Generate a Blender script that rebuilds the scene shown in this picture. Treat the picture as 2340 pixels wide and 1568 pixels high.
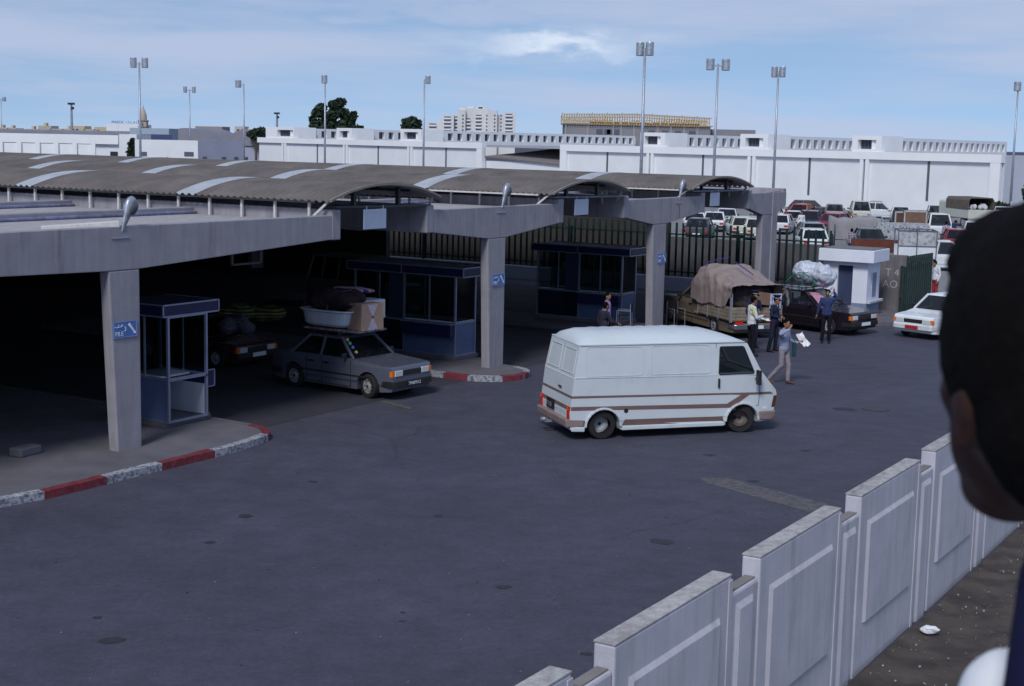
import bpy, math, random
from mathutils import Vector, Matrix, Euler
random.seed(7)
R=math.radians
S=bpy.context.scene
for o in list(bpy.data.objects): bpy.data.objects.remove(o)
# ---------------------------------------------------------------- camera
CAM_H=6.3; PITCH=R(7.9); ROLL=R(1.2); FPX=3350.0
cam_d=bpy.data.cameras.new('camera'); cam=bpy.data.objects.new('camera',cam_d); S.collection.objects.link(cam)
cam_d.sensor_width=36; cam_d.lens=FPX/2340*36; cam_d.clip_start=.05; cam_d.clip_end=6000
_f=Vector((0,math.cos(PITCH),-math.sin(PITCH))); _r0=Vector((1,0,0)); _u0=_r0.cross(_f)
_r=_r0*math.cos(ROLL)+_u0*math.sin(ROLL); _u=_r.cross(_f)
cam.matrix_world=Matrix(((_r.x,_u.x,-_f.x,0),(_r.y,_u.y,-_f.y,0),(_r.z,_u.z,-_f.z,CAM_H),(0,0,0,1)))
cam_d.dof.use_dof=True; cam_d.dof.focus_distance=38; cam_d.dof.aperture_fstop=11
S.camera=cam
S.render.resolution_x=1024; S.render.resolution_y=686
# ---------------------------------------------------------------- world, sun, exposure
SUN_EL=R(44); SUN_AZ=R(197)      # compass style: measured clockwise from +Y
w=bpy.data.worlds.new('World'); S.world=w; w.use_nodes=True
N=w.node_tree.nodes; L=w.node_tree.links
for n in list(N): N.remove(n)
out=N.new('ShaderNodeOutputWorld'); bg=N.new('ShaderNodeBackground'); bg.inputs[1].default_value=.1
sky=N.new('ShaderNodeTexSky'); sky.sky_type='NISHITA'; sky.sun_disc=False; sky.sun_elevation=SUN_EL; sky.sun_rotation=SUN_AZ
sky.air_density=1.0; sky.dust_density=.3; sky.ozone_density=4.0; sky.altitude=0
tc=N.new('ShaderNodeTexCoord')
def wnoise(scale,sc,detail=6,off=(0,0,0)):
    mp=N.new('ShaderNodeMapping'); mp.inputs['Scale'].default_value=sc; mp.inputs['Location'].default_value=off
    L.new(tc.outputs['Generated'],mp.inputs[0])
    nz=N.new('ShaderNodeTexNoise'); nz.inputs['Scale'].default_value=scale; nz.inputs['Detail'].default_value=detail; nz.inputs['Roughness'].default_value=.55
    L.new(mp.outputs[0],nz.inputs[0]); return nz.outputs[0]
def wramp(src,a,b):
    mr=N.new('ShaderNodeMapRange'); mr.interpolation_type='SMOOTHSTEP'
    mr.inputs[1].default_value=a; mr.inputs[2].default_value=b; L.new(src,mr.inputs[0]); return mr.outputs[0]
def wmath(op,a,b):
    m=N.new('ShaderNodeMath'); m.operation=op
    for i,q in enumerate((a,b)):
        if isinstance(q,(int,float)): m.inputs[i].default_value=q
        else: L.new(q,m.inputs[i])
    return m.outputs[0]
def wmix(f,a,b,t='MIX'):
    m=N.new('ShaderNodeMix'); m.data_type='RGBA'; m.blend_type=t
    for s,q in ((m.inputs[0],f),(m.inputs[6],a),(m.inputs[7],b)):
        if isinstance(q,(int,float)): s.default_value=q
        elif isinstance(q,tuple): s.default_value=q
        else: L.new(q,s)
    return m.outputs[2]
SKY_TINT=(1.06,.98,.93,1)
sv_=N.new('ShaderNodeVectorMath'); sv_.operation='ADD'; sv_.inputs[1].default_value=(0,0,.17); L.new(tc.outputs['Generated'],sv_.inputs[0])
sn_=N.new('ShaderNodeVectorMath'); sn_.operation='NORMALIZE'; L.new(sv_.outputs[0],sn_.inputs[0]); L.new(sn_.outputs[0],sky.inputs[0])
skyc=wmix(1.0,sky.outputs[0],SKY_TINT,'MULTIPLY')
c1=wramp(wnoise(2.6,(1,1,9),9,(.3,0,.12)),.36,.60)
c2=wramp(wnoise(9.0,(1,1,6),8,(2.1,.4,0)),.5,.75)
# a brighter cloud bank a little right of the middle, four degrees up
sep=N.new('ShaderNodeSeparateXYZ'); L.new(tc.outputs['Generated'],sep.inputs[0])
def blob(cx,cz,sx,sz,warp):
    dx=wmath('DIVIDE',wmath('SUBTRACT',sep.outputs[0],cx),sx)
    dz=wmath('DIVIDE',wmath('SUBTRACT',wmath('ADD',sep.outputs[2],wmath('MULTIPLY',warp,.05)),cz),sz)
    r2=wmath('ADD',wmath('MULTIPLY',dx,dx),wmath('MULTIPLY',dz,dz))
    return wmath('POWER',2.718,wmath('MULTIPLY',r2,-1.0))
nzw=wnoise(22,(1,1,2.5),8,(0,3,0))
b1=blob(.025,.088,.062,.0085,nzw)
b2=blob(.16,.125,.06,.012,nzw)
b3=blob(-.03,.112,.10,.010,nzw)
b4=blob(.33,.128,.06,.012,nzw)
cl=wmath('MAXIMUM',wmath('MULTIPLY',c1,.75),wmath('MULTIPLY',c2,.55))
cl=wmath('MAXIMUM',cl,wmath('MULTIPLY',b1,wmath('ADD',.72,wmath('MULTIPLY',c2,.45))))
for b,k in ((b2,.6),(b3,.55),(b4,.8)): cl=wmath('MAXIMUM',cl,wmath('MULTIPLY',b,k))
cloudc=wmix(b1,(3.9,4.45,5.9,1),(6.6,7.1,7.9,1))
col=wmix(wmath('MINIMUM',cl,1.0),skyc,cloudc)
L.new(col,bg.inputs[0]); L.new(bg.outputs[0],out.inputs[0])
sd=bpy.data.lights.new('sun','SUN'); sun=bpy.data.objects.new('sun',sd); S.collection.objects.link(sun)
sd.energy=1.7; sd.angle=R(14); sd.color=(1.0,.97,.93)
dv=Vector((math.sin(SUN_AZ)*math.cos(SUN_EL),math.cos(SUN_AZ)*math.cos(SUN_EL),math.sin(SUN_EL)))
sun.rotation_euler=dv.to_track_quat('Z','Y').to_euler()
S.view_settings.view_transform='Standard'; S.view_settings.look='None'; S.view_settings.gamma=1; S.view_settings.exposure=.36
S.cycles.use_denoising=True
# ---------------------------------------------------------------- helpers
def ray(x,y): return _f*FPX+_r*(x-1170)-_u*(y-784)
def G(x,y,z=0.0):
    d=ray(x,y); t=(z-CAM_H)/d.z; return Vector((0,0,CAM_H))+d*t
def P(x,y,Y):
    d=ray(x,y); return Vector((0,0,CAM_H))+d*(Y/d.y)
ANG=R(31.4); A0=Vector((-7.468,28.11,0)); UU=Vector((math.sin(ANG),math.cos(ANG),0)); VV=Vector((-UU.y,UU.x,0)); RZ=R(58.6)
def SV(s,v,z=0): return A0+UU*s+VV*v+Vector((0,0,z))
MATS={}
def mat(name,col,rough=.7,metal=0,var=.15,scale=3.0,bump=0.0,bscale=40,streak=False,spec=.4,col2=None,thr=(.4,.7),emit=None,coat=0,alpha=None,coord='Object',speck=None,grain=0,stripes=None):
    if name in MATS: return MATS[name]
    m=bpy.data.materials.new(name); m.use_nodes=True; nt=m.node_tree; n=nt.nodes; l=nt.links
    p=n['Principled BSDF']; p.inputs['Roughness'].default_value=rough; p.inputs['Metallic'].default_value=metal
    p.inputs['Specular IOR Level'].default_value=spec; p.inputs['Coat Weight'].default_value=coat; p.inputs['Coat Roughness'].default_value=.08
    t=n.new('ShaderNodeTexCoord')
    def noise(sc,det=6,stretch=None,ro=.6):
        z=n.new('ShaderNodeTexNoise'); z.inputs['Scale'].default_value=sc; z.inputs['Detail'].default_value=det; z.inputs['Roughness'].default_value=ro
        src=t.outputs[coord]
        if stretch:
            mp=n.new('ShaderNodeMapping'); mp.inputs['Scale'].default_value=stretch; l.new(src,mp.inputs[0]); src=mp.outputs[0]
        l.new(src,z.inputs[0]); return z.outputs[0]
    def rng(src,a,b,c,d):
        r=n.new('ShaderNodeMapRange'); r.inputs[1].default_value=a; r.inputs[2].default_value=b; r.inputs[3].default_value=c; r.inputs[4].default_value=d; l.new(src,r.inputs[0]); return r.outputs[0]
    def mul(a,b):
        q=n.new('ShaderNodeMath'); q.operation='MULTIPLY'; l.new(a,q.inputs[0]); l.new(b,q.inputs[1]); return q.outputs[0]
    f=rng(noise(scale),.3,.7,1-var,1+var)
    if streak: f=mul(f,rng(noise(5,5,(1.5,1.5,.12)),.3,.7,1-var*1.1,1+var*.7)); f=mul(f,rng(noise(60,3),.3,.7,.93,1.07)); f=mul(f,rng(noise(2.2,7,(1.6,1.6,.18),.65),.57,.72,1,.74))
    if grain: f=mul(f,rng(noise(1.6,8,None,.7),.3,.7,.80,1.20)); f=mul(f,rng(noise(11,6,None,.8),.3,.7,.76,1.24)); f=mul(f,rng(noise(70,2),.3,.7,.86,1.14))
    if grain:
        vo=n.new('ShaderNodeTexVoronoi'); vo.feature='DISTANCE_TO_EDGE'; vo.inputs['Scale'].default_value=.22
        wz=n.new('ShaderNodeTexNoise'); wz.inputs['Scale'].default_value=1.2; wz.inputs['Detail'].default_value=8; l.new(t.outputs[coord],wz.inputs[0])
        av=n.new('ShaderNodeMix'); av.data_type='RGBA'; av.inputs[0].default_value=.35; l.new(t.outputs[coord],av.inputs[6]); l.new(wz.outputs[1],av.inputs[7]); l.new(av.outputs[2],vo.inputs[0])
        ck=rng(vo.outputs['Distance'],.0,.006,0,1); mk=rng(noise(.12,2),.5,.62,0,1)
        q=n.new('ShaderNodeMath'); q.operation='MAXIMUM'; l.new(ck,q.inputs[0])
        inv=rng(mk,0,1,1,0); l.new(inv,q.inputs[1]); f=mul(f,rng(q.outputs[0],0,1,.72,1))
    base=None
    if col2:
        mx=n.new('ShaderNodeMix'); mx.data_type='RGBA'; mx.inputs[6].default_value=(*col,1); mx.inputs[7].default_value=(*col2,1)
        l.new(rng(noise(scale*1.7,8),thr[0],thr[1],0,1),mx.inputs[0]); base=mx.outputs[2]
    if speck:
        mx=n.new('ShaderNodeMix'); mx.data_type='RGBA'
        if base: l.new(base,mx.inputs[6])
        else: mx.inputs[6].default_value=(*col,1)
        mx.inputs[7].default_value=(*speck[0],1); l.new(rng(noise(speck[1],3),speck[2],speck[2]+.04,0,1),mx.inputs[0]); base=mx.outputs[2]
    if stripes:
        for (sc_,ax,sz,th) in stripes:
            wv=n.new('ShaderNodeTexWave'); wv.bands_direction=ax; wv.inputs['Scale'].default_value=sz; wv.inputs['Distortion'].default_value=1.0; l.new(t.outputs[coord],wv.inputs[0])
            mx=n.new('ShaderNodeMix'); mx.data_type='RGBA'
            if base: l.new(base,mx.inputs[6])
            else: mx.inputs[6].default_value=(*col,1)
            mx.inputs[7].default_value=(*sc_,1); l.new(rng(wv.outputs['Fac'],th,th+.1,0,1),mx.inputs[0]); base=mx.outputs[2]
    vm=n.new('ShaderNodeMix'); vm.data_type='RGBA'; vm.blend_type='MULTIPLY'; vm.inputs[0].default_value=1
    if base: l.new(base,vm.inputs[6])
    else: vm.inputs[6].default_value=(*col,1)
    cb=n.new('ShaderNodeCombineColor'); [l.new(f,cb.inputs[i]) for i in range(3)]
    l.new(cb.outputs[0],vm.inputs[7]); l.new(vm.outputs[2],p.inputs['Base Color'])
    if rough>.2 and metal<.5: l.new(rng(noise(scale*2.3),.3,.7,max(.05,rough-.1),min(1,rough+.1)),p.inputs['Roughness'])
    if bump:
        b=n.new('ShaderNodeBump'); b.inputs['Strength'].default_value=bump; b.inputs['Distance'].default_value=.02; l.new(noise(bscale,8),b.inputs['Height']); l.new(b.outputs[0],p.inputs['Normal'])
    if emit: p.inputs['Emission Color'].default_value=(*emit[0],1); p.inputs['Emission Strength'].default_value=emit[1]
    if alpha is not None:
        o=[q for q in n if q.type=='OUTPUT_MATERIAL'][0]; tr=n.new('ShaderNodeBsdfTransparent'); tr.inputs[0].default_value=(.55,.62,.62,1)
        ms=n.new('ShaderNodeMixShader'); ms.inputs[0].default_value=alpha; l.new(tr.outputs[0],ms.inputs[1]); l.new(p.outputs[0],ms.inputs[2]); l.new(ms.outputs[0],o.inputs[0])
    MATS[name]=m; return m
class MB:
    def __init__(s): s.v=[]; s.f=[]
    def add(s,v,f):
        k=len(s.v); s.v+=[tuple(q) for q in v]; s.f+=[tuple(i+k for i in q) for q in f]; return s
    def box(s,x0,y0,z0,x1,y1,z1):
        return s.add([(x0,y0,z0),(x1,y0,z0),(x1,y1,z0),(x0,y1,z0),(x0,y0,z1),(x1,y0,z1),(x1,y1,z1),(x0,y1,z1)],[(0,3,2,1),(4,5,6,7),(0,1,5,4),(1,2,6,5),(2,3,7,6),(3,0,4,7)])
    def hexa(s,v8): return s.add(v8,[(0,3,2,1),(4,5,6,7),(0,1,5,4),(1,2,6,5),(2,3,7,6),(3,0,4,7)])
    def cyl(s,p0,p1,r0,r1=None,n=12,caps=True):
        r1=r0 if r1 is None else r1; p0=Vector(p0); p1=Vector(p1); d=(p1-p0).normalized()
        a=d.orthogonal().normalized(); b=d.cross(a); v=[]
        for p,r in ((p0,r0),(p1,r1)):
            for i in range(n):
                t=2*math.pi*i/n; v.append(p+a*r*math.cos(t)+b*r*math.sin(t))
        f=[(i,(i+1)%n,n+(i+1)%n,n+i) for i in range(n)]
        if caps: f+=[tuple(range(n-1,-1,-1)),tuple(range(n,2*n))]
        return s.add(v,f)
    def bar(s,p0,p1,w,h=None,up=(0,0,1)):
        h=h or w; p0=Vector(p0); p1=Vector(p1); d=(p1-p0).normalized(); up=Vector(up)
        if abs(d.dot(up))>.98: up=Vector((1,0,0))
        a=d.cross(up).normalized()*w/2; b=a.cross(d).normalized()*h/2
        return s.hexa([p0-a-b,p0+a-b,p1+a-b,p1-a-b,p0-a+b,p0+a+b,p1+a+b,p1-a+b])
    def prism(s,poly,y0,y1,ax='y'):
        n=len(poly)
        def mk(a,b,y): return {'y':(a,y,b),'x':(y,a,b),'z':(a,b,y)}[ax]
        v=[mk(a,b,y0) for a,b in poly]+[mk(a,b,y1) for a,b in poly]
        return s.add(v,[tuple(range(n)),tuple(range(2*n-1,n-1,-1))]+[(i,n+i,n+(i+1)%n,(i+1)%n) for i in range(n)])
    def ell(s,c,r,n=12,m=8,rot=None):
        if not hasattr(r,'__len__'): r=(r,r,r)
        v=[]; q=rot.to_matrix() if rot else None
        pts=[(0,0,1)]+[(math.sin(math.pi*j/m)*math.cos(2*math.pi*i/n),math.sin(math.pi*j/m)*math.sin(2*math.pi*i/n),math.cos(math.pi*j/m)) for j in range(1,m) for i in range(n)]+[(0,0,-1)]
        for p in pts:
            p=Vector((p[0]*r[0],p[1]*r[1],p[2]*r[2]))
            if q: p=q@p
            v.append(p+Vector(c))
        f=[(0,1+i,1+(i+1)%n) for i in range(n)]
        for j in range(m-2):
            for i in range(n):
                a=1+j*n+i; b=1+j*n+(i+1)%n; f.append((a,a+n,b+n,b))
        k=1+(m-2)*n; f+=[(k+i,len(pts)-1,k+(i+1)%n) for i in range(n)]
        return s.add(v,f)
    def cap(s,p0,p1,r0,r1=None,n=10):
        r1=r0 if r1 is None else r1
        s.cyl(p0,p1,r0,r1,n); s.ell(p0,r0,n,6); s.ell(p1,r1,n,6); return s
    def lathe(s,prof,c=(0,0,0),ax='z',n=24,close=True):
        v=[]
        for (r,h) in prof:
            for i in range(n):
                t=2*math.pi*i/n; a=r*math.cos(t); b=r*math.sin(t)
                p={'z':(a,b,h),'y':(a,h,b),'x':(h,a,b)}[ax]; v.append((p[0]+c[0],p[1]+c[1],p[2]+c[2]))
        f=[(j*n+i,j*n+(i+1)%n,(j+1)*n+(i+1)%n,(j+1)*n+i) for j in range(len(prof)-1) for i in range(n)]
        if close: f+=[tuple(range(n)),tuple(range((len(prof)-1)*n,len(prof)*n))]
        return s.add(v,f)
    def cut(s,planes):
        import bmesh
        me=bpy.data.meshes.new('t'); me.from_pydata(s.v,[],s.f); bm=bmesh.new(); bm.from_mesh(me); bpy.data.meshes.remove(me)
        for co,no in planes: bmesh.ops.bisect_plane(bm,geom=bm.verts[:]+bm.edges[:]+bm.faces[:],plane_co=co,plane_no=no,dist=1e-5)
        bm.verts.index_update(); s.v=[tuple(v.co) for v in bm.verts]; s.f=[tuple(v.index for v in f.verts) for f in bm.faces]; bm.free(); return s
    def build(s,name,m,parent=None,bevel=0,smooth=False,seg=2,loc=None,rot=None,remesh=0,sm=0,disp=0,dsc=.1,solid=0):
        me=bpy.data.meshes.new(name); me.from_pydata(s.v,[],s.f); me.update()
        import bmesh
        bm=bmesh.new(); bm.from_mesh(me)
        if not getattr(s,'nofix',False): bmesh.ops.recalc_face_normals(bm,faces=bm.faces)
        bm.to_mesh(me); bm.free()
        ms=m if isinstance(m,(list,tuple)) else [m]
        for q in ms: me.materials.append(q)
        o=bpy.data.objects.new(name,me); S.collection.objects.link(o)
        if parent: o.parent=parent
        if loc is not None: o.location=loc
        if rot is not None: o.rotation_euler=rot
        if smooth: me.polygons.foreach_set('use_smooth',[True]*len(me.polygons))
        if solid: q=o.modifiers.new('so','SOLIDIFY'); q.thickness=solid
        if remesh:
            q=o.modifiers.new('r','REMESH'); q.mode='VOXEL'; q.voxel_size=remesh; q.use_smooth_shade=True
            if sm: q=o.modifiers.new('s','SMOOTH'); q.factor=.6; q.iterations=sm
        if disp:
            tx=bpy.data.textures.new(name,'CLOUDS'); tx.noise_scale=dsc
            q=o.modifiers.new('d','DISPLACE'); q.texture=tx; q.strength=disp; q.mid_level=.5; q.texture_coords='LOCAL'
        if bevel:
            q=o.modifiers.new('b','BEVEL'); q.width=bevel; q.segments=seg; q.limit_method='ANGLE'; q.angle_limit=R(35)
            if smooth: q.harden_normals=False
        return o
def tag(o,label=None,cat=None,group=None,kind=None):
    if label: o['label']=label
    if cat: o['category']=cat
    if group: o['group']=group
    if kind: o['kind']=kind
    return o
def thing(name,label,cat,loc=(0,0,0),rz=0,group=None):
    o=bpy.data.objects.new(name,None); S.collection.objects.link(o); o.empty_display_size=.3
    o.location=loc; o.rotation_euler=(0,0,rz); return tag(o,label,cat,group)
def text(txt,size,m,parent,M,name='lettering',ext=.002,align='LEFT'):
    c=bpy.data.curves.new('t','FONT'); c.body=txt; c.size=size; c.extrude=ext; c.align_x=align
    o=bpy.data.objects.new('t',c); S.collection.objects.link(o)
    dg=bpy.context.evaluated_depsgraph_get(); me=bpy.data.meshes.new_from_object(o.evaluated_get(dg)); bpy.data.objects.remove(o)
    me.materials.clear(); me.materials.append(m); t=bpy.data.objects.new(name,me); S.collection.objects.link(t); t.parent=parent; t.matrix_local=M; return t
def face_xf(o,x,y):  # text matrix from origin, x axis, y axis
    x=Vector(x).normalized(); y=Vector(y).normalized(); z=x.cross(y)
    return Matrix(((x.x,y.x,z.x,o[0]),(x.y,y.y,z.y,o[1]),(x.z,y.z,z.z,o[2]),(0,0,0,1)))
# ---------------------------------------------------------------- materials
asphalt=mat('asphalt',(.057,.058,.087),.85,grain=1,var=.14,scale=.35,bump=.5,bscale=60,speck=((.028,.028,.036),4.5,.70),coord='Object')
apron=mat('floor_asphalt_shade_tone',(.036,.036,.050),.9,var=.18,scale=.6,bump=.4,bscale=50)  # asphalt under the roof, with the shed's shade put into its colour
lotm=mat('car_park_surface',(.20,.20,.21),.9,var=.15,scale=.2)
pave=mat('pavement_concrete',(.125,.122,.145),.9,var=.2,scale=1.2,bump=.3,bscale=40)
dirt=mat('dirt',(.075,.062,.055),.95,var=.3,scale=1.2,bump=.9,bscale=18,col2=(.045,.038,.036),thr=(.45,.6),speck=((.30,.29,.28),42,.72))
conc=mat('weathered_concrete',(.285,.28,.318),.9,var=.12,scale=1.6,bump=.25,bscale=45,streak=True)
conc_in=mat('ceiling_concrete_shade_tone',(.05,.05,.058),.95,var=.2,scale=1.0)  # ceiling concrete darkened so its colour deepens the interior shade
conc_l=mat('precast_white_concrete',(.48,.48,.54),.85,var=.09,scale=1.6,bump=.12,bscale=60,streak=True)
conc_cap=mat('weathered_wall_cap',(.36,.35,.35),.95,var=.22,scale=9,grain=1,bump=.3,bscale=80,streak=False)
gravel=mat('roof_gravel',(.36,.35,.36),.95,var=.18,scale=5,bump=.5,bscale=60)
bitum=mat('blue_waterproofing',(.17,.18,.30),.8,var=.3,scale=3,streak=True)
corr=mat('weathered_corrugated_sheet',(.165,.145,.14),.8,var=.25,scale=.9,col2=(.125,.115,.10),thr=(.35,.75))
skyl=mat('translucent_sheet',(.42,.45,.50),.5,var=.15,scale=2)
white=mat('white_render',(.74,.77,.80),.85,var=.05,scale=.4,bump=.1,bscale=20)
white2=mat('white_render_trim',(.80,.82,.84),.85,var=.04,scale=.5)
greyw=mat('grey_render',(.36,.38,.48),.85,var=.06,scale=.5)
dark=mat('dark_opening',(.02,.022,.03),.6,var=.1)
slot=mat('dark_slot',(.10,.11,.15),.8,var=.1)
glassw=mat('dark_window_glass',(.03,.035,.045),.12,spec=.6,var=.05)
redk=mat('red_kerb_paint',(.17,.026,.038),.75,var=.3,scale=9,col2=(.13,.08,.09),thr=(.55,.68))
whk=mat('white_kerb_paint',(.34,.36,.42),.8,var=.3,scale=9,col2=(.13,.13,.15),thr=(.48,.6))
galv=mat('galvanised_steel',(.36,.39,.46),.45,metal=.5,var=.15,scale=6)
lampm=mat('lamp_drum_metal',(.42,.45,.50),.4,metal=.6,var=.35,scale=5)
whsteel=mat('white_rusty_steel',(.58,.57,.56),.6,var=.1,scale=8,col2=(.25,.13,.08),thr=(.62,.72))
dksteel=mat('dark_steel',(.035,.035,.04),.5,var=.2)
greenp=mat('dark_green_paint',(.012,.034,.030),.5,var=.25,scale=5)
signblue=mat('sign_blue',(.07,.16,.42),.5,var=.08)
signwhite=mat('sign_white',(.72,.78,.85),.5,var=.04)
blanksign=mat('blank_pale_sign',(.36,.42,.56),.5,var=.06,scale=4)
alu=mat('booth_aluminium',(.30,.33,.45),.4,metal=.5,var=.1)
navy=mat('booth_navy_panel',(.014,.017,.070),.45,var=.15)
bluep=mat('booth_blue_panel',(.10,.15,.29),.5,var=.12)
whitep=mat('booth_white_panel',(.5,.55,.62),.5,var=.05)
tyre=mat('tyre_rubber',(.018,.018,.02),.85,var=.2,scale=12)
chrome=mat('chrome',(.6,.62,.65),.2,metal=1,var=.05)
hub=mat('painted_steel_rim',(.42,.44,.48),.4,metal=.4,var=.2,scale=14)
blackpl=mat('black_plastic',(.02,.02,.022),.5,var=.1)
carglass=mat('car_glass',(.010,.012,.016),.06,spec=.9,var=.02,alpha=.62)
interior=mat('dark_car_interior',(.03,.03,.035),.8,var=.2)
amber=mat('amber_lens',(.75,.18,.02),.25,var=.05)
redlens=mat('red_lens',(.5,.02,.015),.25,var=.05)
lens=mat('headlamp_lens',(.55,.58,.6),.12,var=.1,scale=30)
skin=mat('skin',(.26,.13,.085),.55,var=.1,scale=20)
skin_dk=mat('silhouette_skin',(.040,.017,.013),.5,var=.12,scale=25)  # skin darkened to a silhouette, shade included in the colour
hairm=mat('black_hair',(.004,.0035,.004),.9,var=.3,scale=60,bump=.3,bscale=200,spec=.1)
def fab(n,c,var=.15): return mat(n,c,.9,var=var,scale=9,bump=.2,bscale=60,spec=.1)
# ---------------------------------------------------------------- ground
def sheet(name,pts,z,m,kind='structure'):
    b=MB(); b.add([(p[0],p[1],z) for p in pts],[tuple(range(len(pts)))]); return tag(b.build(name,m),kind=kind)
sheet('ground',[(-3000,-200),(3000,-200),(3000,5000),(-3000,5000)],0,asphalt)
sheet('car_park',[SV(38,75)[:2],SV(38,-60)[:2],SV(190,-140)[:2],SV(190,75)[:2]],.004,lotm)
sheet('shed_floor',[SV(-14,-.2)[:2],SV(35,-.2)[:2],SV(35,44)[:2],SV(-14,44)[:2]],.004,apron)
# dirt verge as an uneven strip
b=MB(); nx,ny=60,24
for j in range(ny+1):
    for i in range(nx+1):
        s=-26+i*.75; v=-15.9-j*.42; z=.03+random.uniform(-.02,.03)+.10*math.sin(s*.9+j*.3)*min(1,j/6)*.4+(.05 if j==0 else 0)
        p=SV(s,v,z); b.v.append(tuple(p))
b.f=[(j*(nx+1)+i,j*(nx+1)+i+1,(j+1)*(nx+1)+i+1,(j+1)*(nx+1)+i) for j in range(ny) for i in range(nx)]
tag(b.build('dirt_verge',dirt,smooth=True),kind='structure')
# worn painted lines and the paler repair strip on the asphalt
worn=mat('worn_yellow_line',(.12,.11,.06),.9,var=.3,scale=6,col2=(.06,.06,.07),thr=(.45,.6))
patch=mat('pale_asphalt_patch',(.105,.10,.11),.9,var=.25,scale=5,col2=(.062,.062,.08),thr=(.5,.62),bump=.6,bscale=50)
stain=mat('oil_stain',(.028,.028,.036),.7,var=.3,scale=6)
def quad_sheet(name,c4,m,z=.004): return sheet(name,[G(*c)[:2] for c in c4],z,m)
quad_sheet('pale_repair_strip',[(1600,1092),(1665,1093),(1920,1160),(1880,1180),(1610,1103)],patch)
quad_sheet('yellow_lane_line',[(862,917),(880,917),(942,933),(936,936)],worn,.008)
quad_sheet('yellow_lane_line',[(735,885),(748,884),(800,899),(794,902)],worn,.008)
def blotch(cx,cy,rx,n=14):
    c=G(cx,cy); pts=[]
    for i in range(n):
        t=2*math.pi*i/n; r=rx*random.uniform(.7,1.15); pts.append((c.x+r*math.cos(t),c.y+r*.8*math.sin(t)))
    sheet('oil_stain',pts,.005,stain)
for a in ((256,1464,.17),(1510,1238,.22),(1150,1342,.12),(222,1412,.07),(715,1101,.09),(920,1400,.04),(920,1420,.05),(1620,1040,.13),(1930,935,.3),(1840,1030,.12),(560,1180,.14),(1340,1495,.08),(1720,1100,.12),(1000,1180,.1),(480,1010+230,.1)): blotch(*a)
# ---------------------------------------------------------------- inspection shed (local x=s along the front, y=v into the depth)
shed=thing('inspection_shed','long concrete customs shed with T shaped frames and low brown vaulted sheet roofs','shed',SV(0,0),RZ)
VEND=42.0
BAYS=[(-12.0,6.65,(-.42,.38)),(10.1,17.05,(13.0,13.9)),(20.85,27.0,(23.0,24.0)),(30.9,34.7,(32.4,33.25))]
def tbeam(s0,s1,c0,c1,v,top=4.5,und=3.66,tip=3.96,th=.27):
    b=MB(); b.prism([(s0,tip),(c0,und),(c1,und),(s1,tip),(s1,top),(s0,top)],v,v+th); return b
vs=[0]+[4.25*k for k in range(1,10)]
for bi,(s0,s1,(c0,c1)) in enumerate(BAYS):
    for k,v in enumerate(vs):
        b=tbeam(s0+.03 if s0>-10 else s0,s1-.03,c0,c1,v,top=4.5 if k==0 else 4.52)
        if k==0 and bi==3: pass
        b.build('beam',conc,shed,bevel=.015)
        if k in (0,6):
            b=MB(); z1=3.66; th=.26
            sl=.17 if bi<3 else .0
            b.hexa([(c0+sl,v+.004,0),(c1,v+.004,0),(c1,v+th,0),(c0+sl,v+th,0),(c0-.0,v+.004,z1),(c1,v+.004,z1),(c1,v+th,z1),(c0-.0,v+th,z1)])
            b.build('column',conc,shed,bevel=.03)
    # roof slabs between the beams, bluish waterproofed upstands along them
    b=MB(); b.box(s0+.3,.27,4.22,s1-.3,VEND,4.36); b.build('roof_slab',gravel,shed)
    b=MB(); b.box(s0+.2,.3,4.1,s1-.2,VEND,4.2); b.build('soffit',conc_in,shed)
    b=MB()
    for v in vs[1:]:
        b.box(s0+.35,v-.14,4.361,s1-.35,v-.01,4.44)
    b.build('waterproofing_strip',bitum,shed,bevel=.03)
    for (a0,a1) in ((s0,s0+.32),(s1-.32,s1)):
        if a0<-10 : continue
        b=MB(); b.box(a0,-.012,3.93,a1,VEND,4.63); b.build('upstand_wall',conc,shed,bevel=.03)
# second column and short arm beyond the expansion joint
b=MB(); b.prism([(33.31,0),(33.85,0),(33.85,3.7),(34.68,3.97),(34.68,4.5),(33.31,4.5)],-.03,.23); b.build('column',conc,shed,bevel=.02)
def wavy(s0,s1,za,zc,v0,v1,nm,m,amp=.028,pitch=.2,nseg=14,per=6):
    b=MB(); c=(s1-s0)/2; h=zc-za; Rr=(c*c+h*h)/(2*h); cz=zc-Rr; a=math.asin(c/Rr)
    nv=int(round((v1-v0)/pitch))*per; rows=[]
    for j in range(nv+1):
        v=v0+(v1-v0)*j/nv; o=amp*(1 if (j%per) in (0,1) else (-1 if (j%per) in (3,4) else 0))
        for i in range(nseg+1):
            t=-a+2*a*i/nseg; b.v.append(((s0+s1)/2+(Rr+o)*math.sin(t),v,cz+(Rr+o)*math.cos(t)))
    k=nseg+1
    b.f=[(j*k+i,j*k+i+1,(j+1)*k+i+1,(j+1)*k+i) for j in range(nv) for i in range(nseg)]
    return b
under=mat('sheet_underside_brightened',(.42,.39,.37),.8,var=.1); UOFF=1  # underside colour lightened to stand in for bounced light
VA=[(6.1,10.5,4.83,5.185,-.15,0),(16.1,20.85,4.79,5.15,-.2,.2),(25.5,30.85,4.76,5.15,-.2,.1)]
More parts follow.
